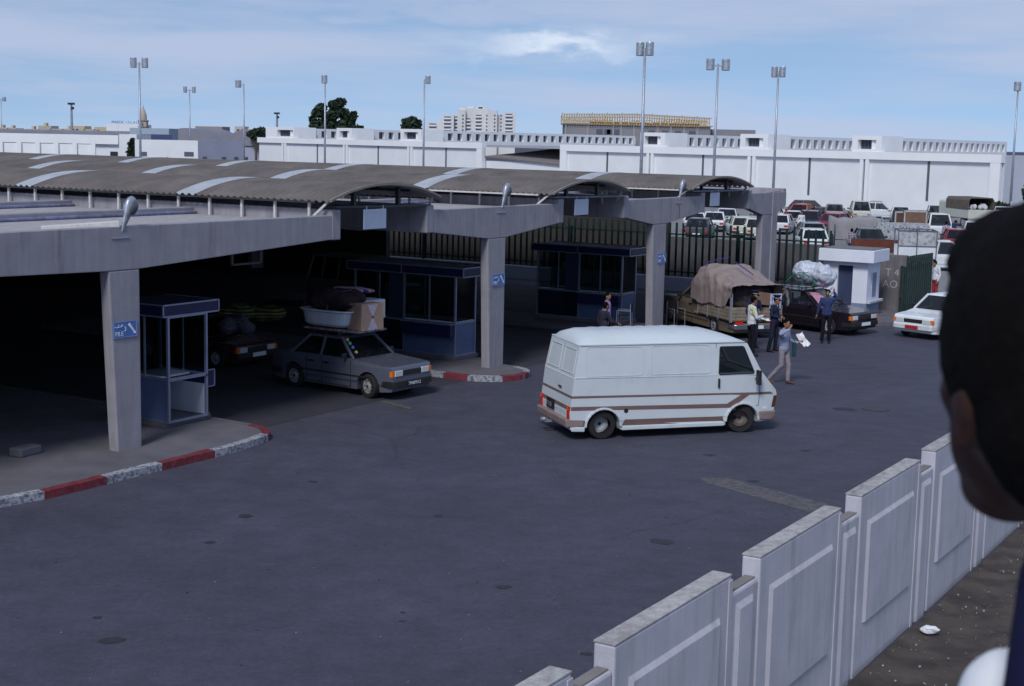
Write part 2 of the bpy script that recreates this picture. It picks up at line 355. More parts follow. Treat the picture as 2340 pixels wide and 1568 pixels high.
for (s0,s1,za,zc,v0,sh) in VA:
    cuts=[(3.95+sh+5.75*k,4.60+sh+5.75*k) for k in range(7)]; v=v0
    for (a,c) in cuts+[(VEND,None)]:
        q_=wavy(s0,s1,za,zc,v,min(a,VEND),'vault_roof',corr); q_.nofix=True; o=q_.build('vault_roof',[corr,under],shed,solid=.012); o.modifiers['so'].material_offset=UOFF
        if c: wavy(s0,s1,za+.006,zc+.006,a,c,'skylight',skyl).build('skylight',skyl,shed); v=c
    # curved rim, inner purlins, eave rails
    c=(s1-s0)/2; h=zc-za; Rr=(c*c+h*h)/(2*h); cz=zc-Rr; a=math.asin(c/Rr)
    b=MB(); pts=[((s0+s1)/2+Rr*math.sin(-a+2*a*i/20),cz+Rr*math.cos(-a+2*a*i/20)) for i in range(21)]
    for i in range(20):
        p,q=pts[i],pts[i+1]; b.hexa([(p[0],v0-.02,p[1]-.02),(q[0],v0-.02,q[1]-.02),(q[0],v0+.04,q[1]-.02),(p[0],v0+.04,p[1]-.02),(p[0],v0-.02,p[1]+.035),(q[0],v0-.02,q[1]+.035),(q[0],v0+.04,q[1]+.035),(p[0],v0+.04,p[1]+.035)])
    b.build('roof_rim',mat('rim_sheet',(.22,.20,.18),.8),shed)
    b=MB()
    for t in (-.55,0,.55):
        b.box((s0+s1)/2+Rr*math.sin(a*t)-.03,.12,cz+Rr*math.cos(a*t)-.10,(s0+s1)/2+Rr*math.sin(a*t)+.03,VEND,cz+Rr*math.cos(a*t)-.045)
    b.build('purlin',dksteel,shed)
    # front lintel plate carried on two short posts
    b=MB(); b.prism([(s0+.35,4.66),(s1-.55,4.61),(s1-.25,4.66),(s1-.55,4.66),(s0+.35,4.71)],-.05,.55); b.build('front_lintel',dksteel if s0<10 else mat('lintel_blue_steel',(.10,.13,.19),.5),shed)
    for t in (.28,.68):
        x=s0+(s1-s0)*t; z=cz+math.sqrt(Rr*Rr-(x-(s0+s1)/2)**2)
        b=MB(); b.box(x-.05,.1,4.66,x+.05,.2,z-.05); b.build('lintel_post',dksteel,shed)
    for (sx,e,k2) in ((s0,.12,-1),(s1,-.12,1)):
        b=MB(); b.bar((sx+e,0.02,za-.02),(sx+k2*.04,.45 if k2<0 else .3,4.38 if k2<0 else 4.46),.05); b.build('strut',whsteel,shed)
        b=MB(); b.box(sx-.03 if k2<0 else sx-.01,.3,za-.06,sx+.01 if k2<0 else sx+.03,VEND,za-.015); b.build('eave_rail',dksteel if (s0<10) else whsteel,shed)
# posts that carry the near eaves
for (sx) in (6.22,16.6,26.55):
    for k in range(17):
        v=.55+1.02*k
        if v>20: break
        b=MB(); b.box(sx-.05+.0,v-.028,4.36,sx-.0,v+.028,4.80); b.build('eave_post',whsteel,shed)
for (sx) in (10.42,20.8,30.85):
    for k in range(3):
        v=.75+1.6*k; b=MB(); b.box(sx-.025,v-.028,4.36,sx+.03,v+.028,4.78); b.build('eave_post',whsteel,shed)
# dark walls added to keep light out of the shed's depth
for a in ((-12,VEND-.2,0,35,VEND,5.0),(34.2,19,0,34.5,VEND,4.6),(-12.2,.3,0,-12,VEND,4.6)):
    b=MB(); b.box(*a); b.build('added_blocking_wall',mat('blocking_wall_dark',(.06,.06,.065),.95),shed)
# cable hatch lying on the slab and fallen cover
b=MB(); b.bar((-1.15,1.0,4.44),(-.05,.1,4.54),.30,.12); tag(b.build('roof_hatch_cover',whsteel,None,bevel=.01,loc=SV(0,0),rot=(0,0,RZ)),'white rusty metal trough lying on the shed roof beside the round floodlight','trough')
# ---------------------------------------------------------------- islands with painted kerbs
def island(name,pts,colors,h=.14,kw=.16):
    pts=[Vector((p[0],p[1],0)) for p in pts]
    b=MB(); n=len(pts); b.prism([(p.x,p.y) for p in pts],.0,h-.003,ax='z'); o=tag(b.build(name,pave,loc=SV(0,0),rot=(0,0,RZ)),kind='structure')
    return o
def kerb(parent,line,cols,h=.15,kw=.17):
    # line: dense polyline; cols list of (length, material)
    seg=[]; L0=0
    for a,c in zip(line,line[1:]): seg.append((Vector((*a,0)),Vector((*c,0)),L0)); L0+=(Vector((*c,0))-Vector((*a,0))).length
    def at(t):
        for a,c,l in seg:
            d=(c-a).length
            if t<=l+d: u=(c-a).normalized(); return a+u*(t-l),Vector((-u.y,u.x,0))
        a,c,l=seg[-1]; u=(c-a).normalized(); return c,Vector((-u.y,u.x,0))
    t=0
    for ln,m in cols:
        n=max(1,int(ln/.25)); b=MB(); ring=[]
        for i in range(n+1):
            p,nn=at(min(t+.008+(ln-.016)*i/n,L0))
            ring.append([p-nn*.012,p+nn*kw])
        for i in range(n):
            (a,c),(d,e)=ring[i],ring[i+1]
            j=random.uniform(-.004,.004)
            b.hexa([(a.x,a.y,.002),(d.x,d.y,.002),(e.x,e.y,.002),(c.x,c.y,.002),(a.x,a.y,h-.008),(d.x,d.y,h-.008),(e.x,e.y,h+j),(c.x,c.y,h+j)])
        b.build('kerb_stone',m,parent); t+=ln
        if t>=L0: break
def arc(cx,cy,r,a0,a1,n=8,ry=None): return [(cx+r*math.cos(R(a0+(a1-a0)*i/n)),cy+(ry or r)*math.sin(R(a0+(a1-a0)*i/n))) for i in range(n+1)]
lineA=[(-9,-1.0),(-6,-1.15),(-4.06,-1.25),(-3.2,-1.4),(1.5,-1.4),(2.1,-1.33)]+arc(2.42,-.1,.98,-70,0,7,ry=1.15)+[(3.46,1.0),(3.5,1.6),(3.42,3),(3.3,16)]
iA=island('pavement_island',lineA+[(-9,16)],None)
kerb(iA,lineA,[(2.6,redk),(2.5,whk),(.95,whk),(1.25,whk),(1.35,redk),(1.5,whk),(1.35,redk),(1.0,whk),(1.1,whk),(.9,redk),(13,pave)][0:0]+[(3.55,redk),(1.3,whk),(.9,whk),(1.4,redk),(1.38,whk),(1.42,redk),(1.0,whk),(.85,whk),(1.2,redk),(12,pave)])
lineB=[(11.7,16),(11.72,2.0),(11.7,.8)]+arc(12.9,-.1,1.2,180,270,7)+arc(12.98,-.1,1.0,-85,10,7,ry=1.15)+[(14.02,.6),(14.6,1.0),(15.1,16)]
iB=island('pavement_island',lineB,None)
kerb(iB,lineB,[(14.6,pave),(.9,whk),(.75,redk),(.95,whk),(1.15,redk),(1.1,whk),(14,pave)])
lineC=[(22.4,16),(22.4,0.2)]+arc(23.3,0.0,.9,180,360,10)+[(24.9,.8),(25.2,16)]
iC=island('pavement_island',lineC,None); kerb(iC,lineC,[(15.5,pave),(1,whk),(1,redk),(1.5,whk),(14,pave)])
lineH=[(31.2,-.5),(30.9,-3.4)]+arc(31.9,-4.6,1.2,180,270,6)+[(35.2,-5.6),(36.2,-5.4)]
iH=island('pavement_island',lineH+[(36.4,-.5)],None); kerb(iH,lineH,[(2.9,pave),(1.1,pave),(.9,pave),(1.0,pave),(.9,redk),(2.3,pave)])
# ---------------------------------------------------------------- booths
def booth(loc_s,loc_v,label,w=1.1,d=2.0,compartments=1,kind='A',side_counter=True):
    t=thing('control_booth',label,'booth',SV(loc_s,loc_v,.14),RZ,'control booths on the lane islands')
    D=d*compartments; zc=1.02; zt=2.36
    b=MB(); b.box(-.12,-.05 if kind!='A' else .05,0,w+.12,D+.1,.10); b.build('plinth',pave,t,bevel=.01)
    b=MB(); b.box(-.15,-.35 if kind!='A' else -.02,zt,w+.38,D+.2,zt+.24); b.build('roof',navy,t)
    rf=MB(); z0,z1=zt-.0,zt+.24; x0,x1,y0,y1=-.15,w+.38,(-.35 if kind!='A' else -.02),D+.2
    for z in (z0,z1):
        rf.bar((x0,y0,z),(x1,y0,z),.03); rf.bar((x0,y0,z),(x0,y1,z),.03); rf.bar((x1,y0,z),(x1,y1,z),.03)
    for (x,y) in ((x0,y0),(x1,y0),(x0,D/2),(x0,y1)): rf.bar((x,y,z0),(x,y,z1),.03)
    rf.build('roof_trim',alu,t)
    p=MB(); ys=[0,D] if compartments==1 else [0,d,D]
    for y in ys:
        for x in (0,w): p.bar((x,y,.1),(x,y,zt),.055)
    for y in ys[:-1]:
        for x in (0,w):
            p.bar((x,y+(D/len(ys[:-1]))*.5,zc),(x,y+(D/len(ys[:-1]))*.5,zt),.035)
    p.bar((0,0,zc),(w,0,zc),.05); p.bar((w,0,zc),(w,D,zc),.05); p.bar((0,0,zc),(0,D,zc),.05); p.bar((0,0,.12),(w,0,.12),.05); p.bar((0,0,.12),(0,D,.12),.05)
    if kind=='A': p.bar((0,-.0,zt-.02),(w,0,zt-.02),.05); p.bar((0,.0,zc),(w,.0,zc),.07)
    p.build('frame',alu,t)
    if kind=='A':
        b=MB(); b.box(.0,.02,.14,.02,D,zc-.02); b.build('panel',bluep,t)
        b=MB(); b.box(w-.03,.03,.14,w-.01,D,zc-.22); b.build('panel',whitep,t)
        b=MB(); b.box(.03,D-.03,.14,w-.03,D-.01,zc); b.build('panel',whitep,t)
        b=MB(); b.box(.03,.45,zc-.04,w-.03,D-.03,zc-.0); b.build('desk',whitep,t)
        b=MB(); b.box(w+.03,.05,zc-.30,w+.30,.35+.6,zc+.06); b.build('side_tray',navy,t)
        b=MB(); 
        for z in (zc-.30,zc+.06): b.bar((w+.03,.04,z),(w+.30,.04,z),.02)
        b.bar((w+.30,.04,zc-.30),(w+.30,.04,zc+.06),.02); b.build('tray_trim',alu,t)
        b=MB(); b.box(w-.04,.0,.98,w-.0,-.05,1.02); b.build('door_handle',dksteel,t)
    else:
        b=MB(); b.box(.03,.0,.14,w-.03,.02,zc-.02); b.build('panel',bluep,t)
        b=MB(); b.box(.0,.03,.14,.02,d-.03,zc-.02); b.build('panel',bluep,t)
        b=MB(); b.box(w-.02,.03,.14,w,d-.03,zc-.02); b.build('panel',bluep,t)
        b=MB(); b.box(.02,.02,zc+.02,w-.02,d-.02,zc+.05); b.build('counter_top',whitep,t)
        b=MB(); b.box(-.24,.0,zc-.36,-.02,d-.05,zc-.02); b.build('side_tray',navy,t)
        b=MB(); b.box(-.26,-.01,zc-.015,.0,d-.04,zc+.01); b.build('tray_shelf',alu,t)
        if compartments>1:
            dkp=mat('booth_panel_shade_tone',(.012,.015,.04),.5)  # rear compartment panels coloured darker to stand for shade
            b=MB(); b.box(.0,d+.03,.14,.02,D-.03,zc-.02); b.box(w-.02,d+.03,.14,w,D-.03,zc-.02); b.build('panel',dkp,t)
            b=MB(); b.box(.0,d+.05,.1,.015,d+.55,zt); b.build('door',mat('booth_door',(.03,.04,.08),.5),t)
            b=MB(); b.box(.1,d+.4,zc+.55,.12,d+.75,zc+1.0); b.build('paper_notice',signwhite,t)
            b=MB(); b.box(.05,d+.3,zc,w-.05,D-.05,zc+.03); b.build('desk',whitep,t)
    g=MB(); g.box(.02,.0,zc+.06,.026,D,zt-.02)
    if kind!='A': g.box(.03,.0,zc+.06,w-.03,.006,zt-.02)
    g.box(w-.026,.0,zc+.06,w-.02,D,zt-.02); g.build('glazing',mat('booth_glass',(.02,.025,.03),.08,spec=.5,alpha=.16,var=.01),t)
    return t
booth(2.0,.88,'open fronted blue and white control booth just right of the nearest concrete column',w=1.13,d=1.35,kind='A')
booth(13.72,1.5,'blue panelled glazed control booth behind the column beside the silver car',w=1.0,d=1.75,compartments=2,kind='B')
booth(24.0,1.6,'blue control booth in the far lane behind the two men',w=1.0,d=1.65,compartments=2,kind='B')
b=MB(); b.box(0,0,0,.55,.32,.17); tag(b.build('concrete_block',pave,bevel=.03,loc=SV(-1.75,1.0,.137),rot=(0,0,RZ+.1)),'low concrete block on the pavement at the left edge of the photo','block')
b=MB(); b.box(-.09,-.07,0,.09,.07,.14); tag(b.build('stone_block',pave,bevel=.03,loc=SV(3.24,1.0,.14),rot=(0,0,RZ)),'small stone lying beside the door post of the open booth','stone')
# ---------------------------------------------------------------- signs
def file_sign(s,v,z,num,label):
    t=thing('lane_sign',label,'sign',SV(s,v,z),RZ,'blue FILE signs on the columns')
    b=MB(); b.box(0,-.02,0,.60,0,.31); b.build('plate',signblue,t)
    e=MB()
    for a in (((.01,0),(.59,.008)),((.01,.302),(.59,.31)),((.0,.0),(.01,.31)),((.59,.0),(.60,.31))): e.box(a[0][0],-.024,a[0][1],a[1][0],-.02,a[1][1])
    e.build('border',mat('sign_edge',(.25,.35,.6),.5),t)
    text('FILE',.125,signwhite,t,face_xf((.035,-.024,.035),(1,0,0),(0,0,1)))
    text(num,.13,signwhite,t,face_xf((.26,-.024,.12),(1,0,0),(0,0,1)),name='number')
    b=MB(); y=-.026
    def seg(p,q,w): b.bar((p[0],y,p[1]),(q[0],y,q[1]),.006,w,up=(0,0,1)) if abs(p[0]-q[0])>abs(p[1]-q[1]) else b.bar((p[0],y,p[1]),(q[0],y,q[1]),w,.006,up=(0,1,0))
    for p,q in (((.03,.215),(.06,.205)),((.06,.205),(.13,.212)),((.13,.212),(.20,.217)),((.20,.217),(.23,.235)),((.23,.235),(.215,.25)),((.215,.25),(.19,.238)),((.115,.212),(.118,.228)),((.03,.215),(.025,.23)),((.105,.25),(.115,.25)),((.125,.25),(.135,.25))): seg(p,q,.012)
    b.build('arabic_lettering',signwhite,t)
    b=MB(); b.prism([(.365,.235),(.41,.275),(.54,.10),(.56,.105),(.565,.045),(.495,.07),(.515,.085)],-.027,-.021); b.build('arrow',signwhite,t)
    return t
file_sign(-.34,-.001,2.36,'3','blue FILE 3 sign with white arrow on the nearest column')
file_sign(13.24,-.001,2.37,'2','blue FILE 2 sign on the column beside the silver car')
file_sign(23.38,-.001,2.37,'1','faded blue sign with white arrow on the column behind the white van roof')
for s0,s1,lab in ((7.46,8.34,'largest blank pale blue panel hanging in the nearest vault opening'),(17.62,18.45,'blank pale blue panel hanging in the middle vault opening'),(27.34,28.13,'smallest blank pale blue panel hanging in the farthest vault opening')):
    b=MB(); b.box(0,0,0,s1-s0,.03,.47); b.box(.1,.005,.47,.13,.025,.56); b.box(s1-s0-.13,.005,.47,s1-s0-.1,.025,.56)
    tag(b.build('hanging_sign',blanksign,bevel=.01,loc=SV(s0,-.06,4.13),rot=(0,0,RZ)),lab,'sign','blank panels hanging in the vault openings')
t=thing('notice_holder','dark empty frame hanging from the beam under the shed roof on the left','frame',SV(7.6,4.2,3.0),RZ)
b=MB()
for a in ((0,0,1.15,.05),(0,.55,1.15,.6),(0,0,.07,.6),(1.08,0,1.15,.6)): b.box(a[0],0,a[1],a[2],.05,a[3])
b.build('rim',mat('frame_dull',(.16,.15,.14),.7),t)
# floodlights on the front beams
def floodlight(s,z,label,k=1.0):
    t=thing('floodlight',label,'floodlight',SV(s,.1,z),RZ,'floodlights on the front beams')
    b=MB(); b.box(-.22,-.12,-.0,.22,-.0,.025); b.build('base_plate',galv,t)
    b=MB(); b.cyl((0,-.05,.02),(.10*k,-.10,.22),.03); b.build('stem',galv,t)
    e=Euler((0,R(-25),R(-20))); q=MB()
    # spoon shaped lamp body: neck widening to a round head
    prof=[(0,.045),(.12,.07),(.28,.10),(.42,.155),(.52,.165),(.60,.14),(.66,.07),(.675,.01)]; n=16
    for (h,r) in prof:
        for i in range(n):
            a=2*math.pi*i/n; q.v.append((r*math.cos(a),r*.55*math.sin(a),h))
    q.f=[(j*n+i,j*n+(i+1)%n,(j+1)*n+(i+1)%n,(j+1)*n+i) for j in range(len(prof)-1) for i in range(n)]
    o=q.build('lamp_housing',lampm,t,smooth=True); o.location=(.08*k,-.09,.18); o.rotation_euler=(R(8),R(24),R(20))
    g=MB(); g.ell((0,0,.47),(.13,.095,.16),14,8); o2=g.build('lens',mat('flood_lens',(.09,.10,.12),.15),t,smooth=True); o2.location=(.115*k,-.13,.16); o2.rotation_euler=(R(8),R(24),R(20))
    return t
floodlight(-.12,4.27,'silver spoon shaped floodlight above the nearest column')
floodlight(13.62,4.33,'silver floodlight above the column beside the silver car')
floodlight(24.86,4.30,'small white floodlight over a rust streak on the third beam')
b=MB(); b.box(0,0,-.45,.035,.004,0); b.build('rust_streak',mat('rust',(.14,.07,.03),.9),shed,loc=(24.92,-.005,4.25))
# ---------------------------------------------------------------- fences, gatehouse, gate
def fence(name,label,s0,v0,ds,dv,length,zt,zb,pitch=.30,rails=(),loc_z=0,pw=.09):
    a=math.atan2(dv,ds)+RZ; t=thing(name,label,'fence',SV(s0,v0,loc_z),a)
    n=int(length/pitch); b=MB()
    for i in range(n):
        x=i*pitch+.1; b.box(x-pw/2,-.02,zb,x+pw/2,.02,zt+random.uniform(-.01,.01))
    if n<=100: pass
    b.build('pickets',greenp,t)
    b=MB()
    for z in rails: b.box(0,.021,z-.03,length,.055,z+.03)
    b.build('rail',greenp,t)
    for i in range(int(length/4)+1):
        b=MB(); b.box(i*4-.04,.056,0,i*4+.04,.14,zt-.35); b.build('fence_post',greenp,t)
    return t
fence('picket_fence','dark green steel picket fence behind the tarpaulin covered pickup',37,-1.2,0,1,40,2.93,.66,.31,(.85,2.45))
fence('picket_fence','short dark green picket fence turning back behind the white gatehouse',37.05,-1.25,1,.35,5.5,2.93,.4,.28,(.9,2.4))
b=MB(); b.box(0,0,0,.25,41,.62); tag(b.build('low_wall',mat('low_wall_render',(.40,.42,.50),.9,var=.1),bevel=.02,loc=SV(36.85,-1.3),rot=(0,0,RZ)),'low pale wall under the dark green picket fence','wall')
b=MB(); b.box(0,0,0,.25,36.8,2.95); tag(b.build('shade_toned_wall',mat('wall_shade_tone',(.040,.036,.036),.95,var=.2),bevel=.02,loc=SV(38.6,6.9),rot=(0,0,RZ)),'taller wall darkened as if in shade behind the fence, seen deep through the shed','wall')  # shade is put into the dark colour of this wall section
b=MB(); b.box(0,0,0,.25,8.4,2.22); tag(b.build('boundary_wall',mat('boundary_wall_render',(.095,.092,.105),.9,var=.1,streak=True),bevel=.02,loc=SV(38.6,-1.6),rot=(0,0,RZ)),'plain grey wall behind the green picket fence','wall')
# wall with painted letters beside the gate
t=thing('gate_wall','brown grey wall with faint white painted letters beside the green gate','wall',SV(35.05,-4.8),RZ)
b=MB(); b.box(0,0,0,.25,1.6,2.25); b.build('wall',mat('gate_wall_render',(.15,.14,.145),.9,var=.15,streak=True),t,bevel=.02)
pl=mat('faded_white_paint',(.36,.36,.38),.9,var=.2,scale=20)
text('T 4',.40,pl,t,face_xf((-.005,.80,1.45),(0,-1,0),(0,0,1)))
text('AO',.40,pl,t,face_xf((-.005,.88,1.0),(0,-1,0),(0,0,1)))
# gatehouse
t=thing('gatehouse','small white flat roofed gatehouse behind the black car','gatehouse',SV(32.15,-4.25),RZ)
W,D=1.45,1.66
wm=mat('gatehouse_white',(.70,.74,.84),.85,var=.06,scale=1.5)
b=MB()
b.prism([(0,0),(W,0),(W,2.13),(0,2.13)],0,.12,ax='y')           # right face wall (v=0), window niche follows
b.box(0,.12,0,.12,.55,2.13); b.box(0,1.12,0,.12,D,2.13); b.box(0,.55,1.98,.12,1.12,2.13); b.box(W-.12,.12,0,W,D,2.13); b.box(.12,D-.12,0,W-.12,D,2.13)
b.build('wall',wm,t)
b=MB(); b.prism([(-.02,-.02),(W+.01,-.02),(W+.01,-.002),(-.002,-.002),(-.002,.55),(-.02,.55)],0,.62,ax='z'); b.build('base_band',mat('blue_grey_base',(.20,.24,.36),.85),t)
b=MB(); b.box(-.02,1.12,0,-.001,D,.62); b.build('base_band',mat('blue_grey_base',(.20,.24,.36),.85),t)
b=MB(); b.box(-.30,-.30,2.13,W-.0+.10,D+.12,2.58); b.build('roof_slab',wm,t,bevel=.015)
b=MB(); b.box(-.24,-.24,2.581,W+.04,D+.06,2.60); b.build('roof_surface',mat('roof_felt',(.17,.17,.18),.9),t)
b=MB(); b.box(.13,.55,.0,.16,1.12,1.98); b.build('doorway_shade',mat('gatehouse_shade',(.035,.05,.11),.8),t)
b=MB(); b.box(.5,-.012,.82,1.10,-.002,1.72); b.build('window',mat('gatehouse_window',(.22,.26,.42),.4),t)
b=MB()
for x in (.5,1.06): b.box(x,-.02,.8,x+.04,-.0125,1.74)
b.box(.5,-.02,1.72,1.10,-.0125,1.76); b.build('window_frame',white2,t)
b=MB(); b.box(-.05,-.16,.62,W+.05,-.021,.71); b.build('window_sill',mat('sill',(.5,.52,.58),.9),t,bevel=.01)
# open gate leaf
t=thing('gate_leaf','open dark green steel picket gate beside the wall with painted letters','gate',SV(34.5,-4.84),RZ-R(4))
b=MB()
for i in range(15):
    x=.08+i*.215; b.box(x-.05,-.02,.12,x+.05,.02,(1.82 if i<2 else 2.24))
b.build('pickets',greenp,t)
b=MB(); b.box(0,.021,.3,3.2,.06,.38); b.box(0,.021,1.74,3.2,.06,1.84); b.build('rail',greenp,t)
b=MB(); b.box(-.08,-.05,0,.02,.06,1.9); b.build('gate_post',greenp,t)
b=MB(); b.box(-.13,-.06,.7,-.085,.05,.84); b.build('lock_box',dksteel,t)
# ---------------------------------------------------------------- precast wall in the foreground
ztop=2.25; per=3.12
t=None
fw=thing('precast_wall','pale precast concrete panel wall crossing the lower right corner','wall',SV(-9.84-2*per,-15.6),RZ)
def pan(x0,x1,y0,y1,z1,nm,m,bv=.02):
    b=MB(); b.box(x0,y0,-.1,x1,y1,z1); b.build(nm,m,fw,bevel=bv)
for i in range(9):
    x=i*per; xl=2.40
    m1=conc_l
    pan(x,x+xl,-.20,.0,ztop-.02,'panel',m1)
    b=MB(); b.box(x-.001,-.202,ztop-.019,x+xl+.001,.002,ztop); b.build('cap',conc_cap,fw,bevel=.004)
    def raised(x0,x1,z0,z1,yb,dp=.030,e=.05,nm='raised_field'):
        g=MB(); g.add([(x0,yb,z0),(x1,yb,z0),(x1,yb,z1),(x0,yb,z1),(x0+e,yb-dp,z0+e*.35),(x1-e,yb-dp,z0+e*.35),(x1-e,yb-dp,z1-e),(x0+e,yb-dp,z1-e)],[(4,5,6,7),(0,1,5,4),(1,2,6,5),(2,3,7,6),(3,0,4,7)])
        g.build(nm,m1,fw)
    raised(x+.26,x+xl-.26,.62,ztop-.36,-.2005)
    raised(x+.03,x+.20,-.1,ztop-.06,-.2005,dp=-.0) if False else None
    b=MB(); b.box(x+xl-.09,-.215,-.1,x+xl-.0,-.2005,ztop-.05); b.build('edge_rib',m1,fw,bevel=.01)
    # slender post between panels, lower and set back
    pan(x+xl+.003,x+per-.003,-.188,-.02,ztop-.22,'post',m1,.03)
    raised(x+xl+.14,x+per-.14,-.1,ztop-.34,-.189,dp=.03,e=.06,nm='post_rib')
    b=MB(); b.box(x+xl+.03,-.16,ztop-.219,x+per-.03,-.05,ztop-.205); b.build('mortar',mat('mortar',(.20,.19,.18),.95),fw)
# ---------------------------------------------------------------- lamp masts
def mast(x,y,label,heads=2,H=12,ori=0,hz=.78,hr=.25,Y=None,gap=.42,name='lamp_mast'):
    p=G(x,y,H) if Y is None else P(x,y,Y); hh=p.z
    t=thing(name,label,'lamp mast',(p.x,p.y,0),ori,'lamp masts around the yard')
    b=MB(); b.cyl((0,0,0),(0,0,hh),.125,.07,10); b.build('pole',galv,t,smooth=True)
    b=MB(); xs=[-gap] if heads==1 else ([-gap,gap] if heads==2 else [gap])
    b.bar((min(xs+[0]),0,hh-.15),(max(xs+[0]),0,hh-.15),.07)
    b.build('arm',galv,t)
    for sx in xs:
        q=MB(); q.lathe([(hr,-.4*hz-.25),(hr,.5*hz-.2),(hr*.9,.56*hz-.2)],(sx*1.25,0,hh+.12),n=16); q.build('lamp_drum',lampm,t,smooth=False)
        q=MB(); q.cyl((sx*1.25,0,hh+.12-.4*hz-.27),(sx*1.25,0,hh+.12-.4*hz-.251),hr*.9); q.build('lamp_glass',dark,t)
    return t
mast(1474,110,'tallest twin drum lamp mast, right of the middle of the photo',ori=R(-45),gap=.30)
mast(1641,146,'twin drum lamp mast with widely spaced drums behind the farthest vault',ori=R(10),hr=.30,gap=.46)
mast(1779,163,'twin drum lamp mast above the end of the concrete frames',ori=R(-40),gap=.28)
mast(2327,196,'single drum lamp mast at the right edge of the photo',heads=1,ori=R(-80),hr=.32,gap=.1)
mast(318,142,'twin drum lamp mast in front of the pointed tower',ori=R(0),gap=.38,hr=.27)
mast(433,204,'smaller twin drum lamp mast above the grey hangar roofs',ori=0,gap=.46)
mast(557,191,'single drum lamp mast with its drum to the left, left of the warehouse',heads=1,ori=0,gap=.5,hr=.36)
mast(743,180,'single drum lamp mast standing before the large tree',heads=1,ori=R(-60),gap=.15,hr=.3)
mast(970,181,'single drum lamp mast with its drum to the right of the pole',heads=3,ori=R(10),gap=.28,hr=.26)
mast(2,226,'twin drum lamp mast cut by the left edge of the photo',ori=0,gap=.5,hr=.35)
def latt(x,y,Y,label):
    p=P(x,y,Y); t=thing('floodlight_mast',label,'lamp mast',(p.x,p.y,0),0,'distant floodlight masts')
    b=MB(); b.cyl((0,0,0),(0,0,p.z),.35,.2,8); b.build('pole',mat('far_mast',(.25,.28,.36),.8),t)
    b=MB(); b.box(-.65,-.3,p.z-.3,.6,.3,p.z+.1); b.box(.0,-.3,p.z-1.2,.45,.3,p.z-.7); b.build('lamp_bank',dark,t)
latt(163,236,290,'distant floodlight mast over the yellow houses')
latt(633,258,330,'distant floodlight mast left of the large tree')
# ---------------------------------------------------------------- long white warehouse
WB=Vector(((2262-1170)/FPX*136,136.,0)); WR=R(134.6)
wh=thing('warehouse','long white warehouse with tall blank panels and rows of small roof windows','warehouse',WB,WR)
LEN=118.0
def wbox(nm,m,x0,y0,z0,x1,y1,z1,bv=0,par=None):
    b=MB(); b.box(x0,y0,z0,x1,y1,z1); return b.build(nm,m,par or wh,bevel=bv)
wbox('wall',white,0,-.7,0,55.72,-.35,5.1)
wbox('wall',white,69.25,-.7,0,LEN,-.35,5.1)
wbox('wall',white,55.72,-1.2,0,69.25,-.8,3.6)
wbox('end_wall',mat('end_wall_shade_tone',(.58,.61,.68),.85,var=.05),-.35,-75,0,-.0,-.7,5.82)  # greyer than the front: shade painted into the side facing right
wbox('cornice',white2,-.34,-.72,5.1,55.72,0,5.85); wbox('cornice',white2,69.25,-.72,5.1,LEN,0,5.85)
wbox('flat_roof',mat('flat_roof',(.34,.35,.38),.9),0,-70,5.3,LEN,-.72,5.4)
for x in (0.25,14.13,27.82,41.79,55.72-.5,69.25+.5,83.18,96.92,111.36):
    e=.5
    wbox('pilaster',white2,x-e,-.345,0,x-.12 if 1<x<112 and x not in (55.22,69.75) else x+e,-.02,5.098)
    if 1<x<112 and x not in (55.22,69.75):
        wbox('pilaster',white2,x+.12,-.345,0,x+e,-.02,5.098); wbox('joint_slot',slot,x-.118,-.34,.6,x+.118,-.25,5.09)
for x in (7.2,20.7,34.46,48.42,76.3,90.06,103.67): wbox('slot',mat('strip_slot',(.10,.115,.13),.5),x-.12,-.349,1.3,x+.12,-.30,5.09)
# annex roof pocket
b=MB(); b.prism([(-9,5.55),(-9,5.3),(-.3,3.55),(-.3,3.75)],56.2,69.2,ax='x'); 
b=MB(); b.add([(55.8,-.5,3.35),(69.2,-.5,4.05),(69.2,-8,4.6),(60,-9,5.7),(55.8,-9,5.7)],[(0,1,2,3,4)]); b.build('annex_roof',mat('annex_sheet',(.20,.185,.19),.85,var=.15,streak=False),wh,solid=.15)
